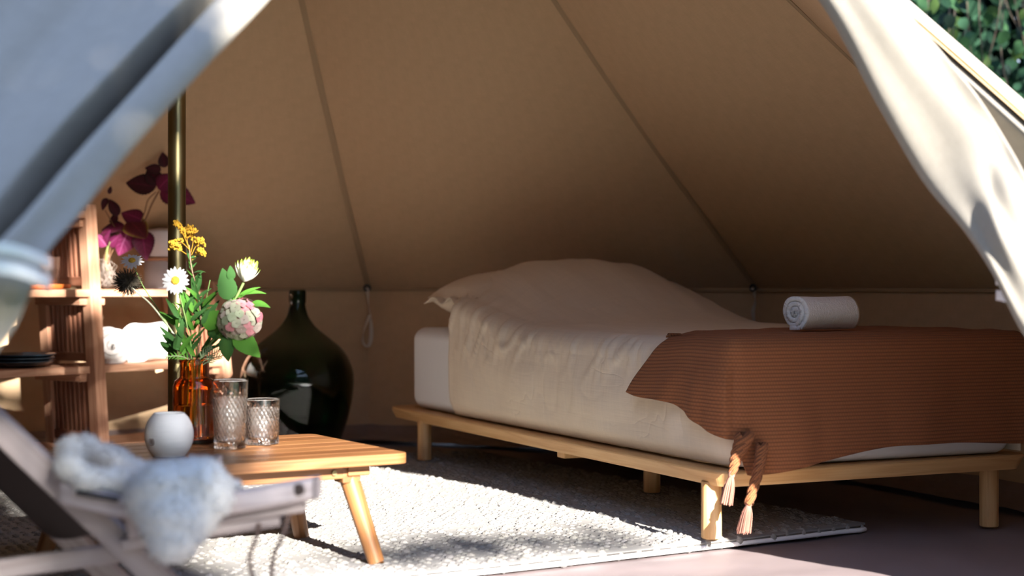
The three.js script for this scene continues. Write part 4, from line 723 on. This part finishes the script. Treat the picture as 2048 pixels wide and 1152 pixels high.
// straps and toggles at the tent wall
M.strap = std({ name: 'white_webbing', color: rgb(0.72, 0.66, 0.58), bumpMap: weaveBump, bumpScale: 0.0005, roughness: 0.9 });
M.ring = std({ name: 'black_ring', color: rgb(0.03, 0.03, 0.03), roughness: 0.4 });
{
  const make = (deg, label, shape) => {
    const e = onRoof(deg, 1, -0.035); e.y = EYE;
    const t = thing('toggle_strap', label, 'strap', e), off = turnOf(deg);
    const c = curve(shape.map(([x, y, z]) => V(x, y, z))), side = V(Math.cos(0.5), 0, Math.sin(0.5));
    part('strap', sheet((u, v) => { const p = c.getPoint(u), tw = 0.4 + 2.2 * Math.sin(u * 3.1); return p.add(V(Math.cos(tw), 0, Math.sin(tw)).multiplyScalar((v - 0.5) * 0.018)); }, 60, 3, 0.0016, 1, 0.1), M.strap, t);
    part('ring', new THREE.TorusGeometry(0.012, 0.005, 10, 24), M.ring, t, 'black ring').rotation.y = -off;
    return t;
  };
  make(6.2, 'white webbing loop hanging on the tent wall between the green bottle and the bed', [[0, 0, 0], [0.006, -0.06, 0.02], [0.014, -0.12, 0.02], [0.020, -0.17, 0.02], [0.016, -0.235, 0.025], [0.004, -0.255, 0.03], [-0.014, -0.235, 0.03], [-0.012, -0.19, 0.025], [0.016, -0.115, 0.03]]);
  make(45.8, 'white webbing tab hanging on the tent wall behind the bed', [[0, 0, 0], [0.006, -0.05, 0.015], [-0.003, -0.09, 0.02], [0.002, -0.14, 0.015], [-0.008, -0.20, 0.02]]);
}
// ---------- folding lounge chair with a sheepskin, close to the door ----------
const CH = (px, py, d = 2.5) => at(px, py, d);
{
  const t = thing('folding_chair', 'weathered wooden folding lounge chair in the shaded foreground at the lower left', 'chair');
  const far = V(-0.22, 0, -0.32), up = V(0, 0, 1);
  const A = [CH(-150, 712), CH(420, 1254)], side = (p, o) => p.clone().add(o);
  // long stiles, crossing down to the front feet
  part('stile', bar(A[0], A[1], 0.028, 0.042), M.grey, t);
  part('stile', bar(side(A[0], far), side(A[1], far), 0.028, 0.042), M.grey, t);
  part('shade_band', sheet((u, v) => { const p = A[0].clone().lerp(A[1], lerp(0.02, 0.62, v)).addScaledVector(far, u); p.y -= 0.012 + 0.035 * Math.sin(Math.PI * u); p.x -= 0.02 * Math.sin(Math.PI * u); return p; }, 14, 20, 0.003, 2, 3), std({ name: 'shade_band_cloth', color: rgb(0.055, 0.04, 0.036), bumpMap: weaveBump, bumpScale: 0.0005, roughness: 0.95 }), t, 'dark brown cloth added to fill the shaded band between the stiles');  // dark sheet added to stand in for the deep shade between the stiles
  // back legs going down to the left
  const B = [CH(300, 1096, 2.56), CH(-260, 1174, 2.56)];
  part('rear_leg', bar(B[0], B[1], 0.026, 0.032, V(0, 1, 0)), M.grey, t);
  // bent arms
  const armGeo = (o) => {
    const c = curve([CH(134, 984, 2.44), CH(200, 1000, 2.44), CH(262, 1013, 2.44), CH(345, 1020, 2.44), CH(440, 1008, 2.46), CH(540, 992, 2.48), CH(634, 975, 2.5)].map((p) => side(p, o)));
    return sheetUV((u, v) => { const p = c.getPoint(u), a = v * 6.2832, n = 0.4, cx = Math.sign(Math.cos(a)) * Math.pow(Math.abs(Math.cos(a)), n), cy = Math.sign(Math.sin(a)) * Math.pow(Math.abs(Math.sin(a)), n); return p.add(V(cx * 0.004, cy * 0.0175, cx * -0.022)); }, (u, v) => [u * 0.5, v], 60, 28, 0.001);
  };
  const capGeo = (o) => merge([board(0.004, 0.033, 0.043, 1).translate(0, 0, 0).applyMatrix4(new THREE.Matrix4().makeTranslation(...side(CH(133, 984, 2.44), o).toArray())), board(0.004, 0.033, 0.043, 1).applyMatrix4(new THREE.Matrix4().makeTranslation(...side(CH(635, 975, 2.5), o).toArray()))]);
  const a1 = part('arm', merge([armGeo(V(0, 0, 0)), capGeo(V(0, 0, 0))]), M.grey, t); part('arm', merge([armGeo(far), capGeo(far)]), M.grey, t);
  const slot = bar(CH(152, 984, 2.412), CH(238, 1000, 2.412), 0.008, 0.008); part('slot', slot, std({ name: 'dark_slot', color: rgb(0.03, 0.025, 0.025), roughness: 0.9 }), a1, 'dark slot');
  part('bolt_hole', new THREE.CylinderGeometry(0.0095, 0.0095, 0.006, 24).rotateX(Math.PI / 2).rotateY(-0.5).applyMatrix4(new THREE.Matrix4().makeTranslation(...CH(598, 979, 2.468).toArray())), std({ name: 'dark_bolt', color: rgb(0.05, 0.035, 0.03), roughness: 0.5 }), a1, 'dark bolt hole');
  // seat rails under the arms, cross bars, seat slats
  for (const o of [V(0, 0, 0), far]) {
    part('seat_rail', bar(side(CH(255, 1062, 2.49), o), side(CH(612, 1010, 2.52), o), 0.026, 0.02), M.grey, t); part('seat_rail', bar(side(CH(240, 1090, 2.47), o), side(CH(560, 1040, 2.53), o), 0.024, 0.018), M.grey, t);
    part('strut', bar(side(CH(262, 1020, 2.47), o), side(CH(272, 1075, 2.47), o), 0.02, 0.03, V(0, 0, 1)), M.grey, t);
  }
  for (const f of [0.1, 0.3, 0.5, 0.7, 0.9]) { const p = CH(lerp(260, 600, f), lerp(1052, 1004, f), 2.5); part('seat_slat', bar(side(p, far.clone().multiplyScalar(-0.01)), side(p, far), 0.04, 0.012), M.grey, t); }
  for (const f of [0.0]) { const p = A[0].clone().lerp(A[1], f); part('cross_bar', bar(p, side(p, far), 0.03, 0.02), M.grey, t); }
  const cord = std({ name: 'brown_cord', color: rgb(0.13, 0.08, 0.06), roughness: 0.9 });
  part('cord', tube([CH(518, 1048, 2.5), CH(512, 1078, 2.48), CH(500, 1108, 2.47), CH(502, 1140, 2.47), CH(516, 1180, 2.47), CH(530, 1196, 2.47), CH(540, 1170, 2.47), CH(548, 1110, 2.47), CH(566, 1070, 2.48), CH(577, 1030, 2.5)], 0.0036, 70, 8), cord, t, 'dark brown cord loop');
}

function blobMesh(dist, lo, hi, res) {                                        // surface of a distance field inside a box
  const mc = new MarchingCubes(res, new THREE.MeshStandardMaterial(), false, false, 400000), size = hi.clone().sub(lo), p = V();
  mc.isolation = 0;
  for (let k = 0; k < res; k++) for (let j = 0; j < res; j++) for (let i = 0; i < res; i++) { p.set(i, j, k).divideScalar(res / 2).subScalar(1); p.set(lo.x + (p.x + 1) / 2 * size.x, lo.y + (p.y + 1) / 2 * size.y, lo.z + (p.z + 1) / 2 * size.z); mc.field[i + j * res + k * res * res] = -dist(p); }
  mc.update();
  const n = mc.count, pos = new Float32Array(n * 3);
  for (let i = 0; i < n; i++) for (let c = 0; c < 3; c++) pos[i * 3 + c] = lo.getComponent(c) + (mc.positionArray[i * 3 + c] + 1) / 2 * size.getComponent(c);
  let g = new THREE.BufferGeometry(); g.setAttribute('position', new THREE.BufferAttribute(pos, 3)); g = mergeVertices(g, 1e-5); g.computeVertexNormals();
  // make sure the faces look outwards
  const q = g.attributes.position, nn = g.attributes.normal, a = V(), b = V(); let s = 0; for (let i = 0; i < q.count; i += 17) { a.fromBufferAttribute(q, i); b.fromBufferAttribute(nn, i); s += dist(a.clone().addScaledVector(b, 0.004)) - dist(a); }
  if (s < 0) { const ix = g.index.array; for (let i = 0; i < ix.length; i += 3) { const tmp = ix[i + 1]; ix[i + 1] = ix[i + 2]; ix[i + 2] = tmp; } g.computeVertexNormals(); }
  return g;
}
const smin = (a, b, k) => { const h = Math.max(k - Math.abs(a - b), 0) / k; return Math.min(a, b) - h * h * k * 0.25; };
{
  const t = thing('sheepskin', 'fluffy white sheepskin slung over the chair with one lobe hanging over its arm', 'sheepskin');
  const segs = []; const S = (a, b, r0, r1) => segs.push([a, b, r0, r1]);
  // hanging lobe in front of the arm
  S(CH(330, 985, 2.40), CH(345, 1085, 2.37), 0.050, 0.022); S(CH(395, 980, 2.41), CH(358, 1080, 2.37), 0.050, 0.022); S(CH(300, 1000, 2.40), CH(328, 1085, 2.375), 0.034, 0.02); S(CH(420, 1000, 2.41), CH(372, 1075, 2.375), 0.030, 0.02); S(CH(350, 1040, 2.38), CH(345, 1096, 2.37), 0.04, 0.018);
  // over the arm to the right and back over the seat
  S(CH(300, 978, 2.46), CH(445, 972, 2.47), 0.020, 0.018); S(CH(440, 974, 2.5), CH(474, 972, 2.52), 0.018, 0.008); S(CH(300, 965, 2.6), CH(420, 962, 2.6), 0.024, 0.02);
  S(CH(250, 965, 2.46), CH(310, 985, 2.42), 0.022, 0.03);
  // loop curling up at the left
  S(CH(250, 965, 2.46), CH(172, 958, 2.43), 0.020, 0.017); S(CH(172, 958, 2.43), CH(138, 930, 2.43), 0.017, 0.015); S(CH(138, 930, 2.43), CH(142, 900, 2.47), 0.015, 0.016); S(CH(142, 900, 2.47), CH(170, 896, 2.55), 0.016, 0.018); S(CH(170, 896, 2.55), CH(225, 920, 2.62), 0.018, 0.02); S(CH(225, 920, 2.62), CH(300, 962, 2.6), 0.02, 0.024); S(CH(175, 925, 2.68), CH(265, 950, 2.70), 0.018, 0.02);
  const pa = V(), ba = V(), dist = (p) => {
    let d = 1;
    for (const [a, b, r0, r1] of segs) { pa.copy(p).sub(a); ba.copy(b).sub(a); const h = clamp(pa.dot(ba) / ba.lengthSq(), 0, 1); d = smin(d, pa.addScaledVector(ba, -h).length() - lerp(r0, r1, h), 0.02); }
    return d + 0.0008 * fbm(p.x * 22, p.y * 22, p.z * 22, 3);
  };
  const g = blobMesh(dist, V(-0.80, 0.18, -2.80), V(-0.36, 0.50, -2.26), 76);
  M.fleece = phys({ name: 'white_fleece', color: rgb(0.62, 0.60, 0.57), roughness: 1, sheen: 0.5, sheenColor: rgb(0.9, 0.9, 0.95), sheenRoughness: 0.5 });
  part('hide', g, M.fleece, t);
  const q = g.attributes.position, n = g.attributes.normal, tuft = new THREE.ConeGeometry(0.0013, 0.010, 4, 2).translate(0, 0.002, 0), N = 7000, im = new THREE.InstancedMesh(tuft, M.fleece, N), m = new THREE.Matrix4(), e = V(), f = V(), qq = new THREE.Quaternion();
  for (let k = 0; k < N; k++) { const i = Math.floor(rnd() * q.count); e.fromBufferAttribute(q, i).add(V(rr(-0.003, 0.003), rr(-0.003, 0.003), rr(-0.003, 0.003))); f.fromBufferAttribute(n, i).add(V(rr(-0.6, 0.6), rr(-0.9, 0.3), rr(-0.6, 0.6))).normalize(); qq.setFromUnitVectors(V(0, 1, 0), f); m.compose(e, qq, V(1, rr(0.6, 1.2), 1)); im.setMatrixAt(k, m); }
  im.name = 'fleece'; im.userData.kind = 'stuff'; shade(im); t.add(im);
}
// ---------- trees ----------
M.bark = std({ name: 'bark', color: rgb(0.10, 0.075, 0.05), roughness: 1, bumpMap: tex(128, 128, (u, v) => tiles(u, v, 14, 4, 4, 3), false), bumpScale: 0.02 });
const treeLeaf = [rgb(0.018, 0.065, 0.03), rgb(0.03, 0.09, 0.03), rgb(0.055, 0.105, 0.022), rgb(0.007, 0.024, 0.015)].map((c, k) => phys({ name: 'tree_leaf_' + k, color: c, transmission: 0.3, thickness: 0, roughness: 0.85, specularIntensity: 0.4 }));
const leafShapes = [leafGeo(1, 0.82, { bend: 0.4, fold: 0.15, base: 0.38, rows: 6, cols: 2 }), leafGeo(1, 0.7, { bend: -0.3, fold: 0.2, base: 0.4, rows: 6, cols: 2 })];
{ // hedge of hazel beyond the tent at the right
  const t = thing('hazel_bush', 'dark green leafy bush behind the tent at the upper right', 'bush', W(3.6, -0.03, 8.6));
  const o = t.position;
  for (let k = 0; k < 16; k++) { const x = rr(-1.6, 1.6), z = rr(-0.5, 0.6); part('branch', taperTube([V(x * 0.35, 0, z * 0.4), V(x * 0.7, 1.2, z * 0.8), V(x, 2.4, z), V(x * 1.15, rr(3.2, 4), z * 1.2)], 0.022, 0.006, 20, 6), M.bark, t); }
  for (let k = 0; k < 14; k++) { const a = at(rr(1830, 2100), rr(-60, 160), 7.7).sub(o), b = a.clone().add(V(rr(-0.15, 0.15), rr(-0.55, -0.25), rr(-0.05, 0.1))); part('twig', taperTube([a.clone().add(V(0.1, 0.4, -0.3)), a, b], 0.005, 0.002, 12, 5), M.bark, t); }
  for (let k = 0; k < 260; k++) { const m = part('leaf', leafShapes[k % 2], treeLeaf[[0, 1, 3, 2, 1][k % 5]], t), p = at(rr(1790, 2120), rr(-60, 260), rr(7.5, 8.3)).sub(o); aim(m, p, V(rr(-0.5, 0.5), rr(-1, -0.2), rr(-0.3, 0.3)), V(rr(-0.5, 0.5), rr(0.1, 0.8), rr(0.4, 1))); m.scale.setScalar(rr(0.055, 0.095)); }
  for (let s = 0; s < 2; s++) {
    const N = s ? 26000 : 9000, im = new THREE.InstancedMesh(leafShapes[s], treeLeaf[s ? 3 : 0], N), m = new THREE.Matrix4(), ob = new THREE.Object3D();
    for (let k = 0; k < N; k++) { const p = V(rr(-2.2, 2.6), rr(0.1, 4.2), s ? rr(-1.2, 0.0) : rr(-0.3, 0.5)); aim(ob, p, V(rr(-0.6, 0.6), rr(-1, 0.1), rr(-0.5, 0.5)), V(rr(-0.8, 0.8), rr(-0.2, 0.9), rr(0.1, 1))); const sc = s ? rr(0.1, 0.17) : rr(0.06, 0.1); ob.scale.setScalar(sc); ob.updateMatrix(); im.setMatrixAt(k, ob.matrix); }
    im.name = 'dense_leaves'; im.userData.kind = 'stuff'; shade(im); t.add(im);
  }
}
{ // unseen tree on the sunny side, its leaf clumps placed to shade chosen spots
  const tanUp = Math.tan(SUN_UP), sx = Math.sin(SUN_TURN), cx = Math.cos(SUN_TURN);
  const along = (u, v, s) => W(u * cx - s * sx, v - tanUp * s, u * sx + s * cx);   // u across the light, v up, s with the light
  const t = thing('shade_tree', 'unseen leafy tree behind the viewer, its crown laid out to shade chosen spots', 'tree', W(0.5, -0.03, -6.5));
  const o = t.position;
  part('trunk', taperTube([V(0, 0, 0), V(0.05, 1.5, 0), V(-0.05, 3, 0.05), V(0.05, 5.5, 0)], 0.16, 0.06, 30, 12), M.bark, t);
  const clumps = SHADE_CLUMPS, mats = [];
  for (const [u, v, s, ru, rv, n] of clumps) {
    const c = along(u, v, s).sub(o), root = V(0.02, clamp(c.y - 1.2, 1.2, 5), 0);
    part('branch', taperTube([root, root.clone().lerp(c, 0.5).add(V(0, 0.25, 0)), c], 0.03, 0.006, 16, 6), M.bark, t);
    for (let k = 0; k < n; k++) { mats.push([along(u + ru * rr(-1, 1), v + rv * rr(-1, 1), s + rr(-0.7, 0.7)).sub(o), rr(0.06, 0.1)]); }
  }
  const im = new THREE.InstancedMesh(leafShapes[0], treeLeaf[1], mats.length), ob = new THREE.Object3D();
  mats.forEach(([p, s], k) => { aim(ob, p, V(rr(-1, 1), rr(-1, 0.3), rr(-1, 1)), V(rr(-1, 1), rr(-0.3, 1), rr(-1, 1))); ob.scale.setScalar(s); ob.updateMatrix(); im.setMatrixAt(k, ob.matrix); });
  im.name = 'crown_leaves'; im.userData.kind = 'stuff'; shade(im); t.add(im);
}

{ // unseen hedge ring added round the lawn to cut low sky light
  const t = thing('sky_blocking_hedge', 'unseen leafy hedge added around the lawn behind the viewer to block low sky light', 'hedge', W(0, -0.03, 0));
  const N = 16000, im = new THREE.InstancedMesh(leafShapes[1], treeLeaf[0], N), ob = new THREE.Object3D();
  for (let k = 0; k < N; k++) {
    const a = rr(0.75, 2 * Math.PI - 0.9), r = 8.4 + rr(-0.5, 0.5), off = Math.abs(a - (Math.PI - SUN_TURN)), tall = lerp(2.9, 6.5, smooth(0.5, 1.0, off));   // 0 = straight away, clockwise
    const p = V(r * Math.sin(a), rr(0, 1) * tall, -r * Math.cos(a));
    aim(ob, p, V(rr(-1, 1), rr(-1, 0.3), rr(-1, 1)), V(-p.x + rr(-4, 4), rr(-2, 5), -p.z + rr(-4, 4))); ob.scale.setScalar(rr(0.2, 0.34)); ob.updateMatrix(); im.setMatrixAt(k, ob.matrix);
  }
  for (let k = 0; k < 20; k++) { const a = lerp(0.8, 5.3, k / 19), r = 8.5; part('trunk', taperTube([V(r * Math.sin(a), 0, -r * Math.cos(a)), V(r * Math.sin(a), 1.2, -r * Math.cos(a)), V(r * Math.sin(a), 2.6, -r * Math.cos(a))], 0.06, 0.03, 8, 8), M.bark, t); }
  im.name = 'hedge_leaves'; im.userData.kind = 'stuff'; shade(im); t.add(im);
}
renderer.render(scene, camera);
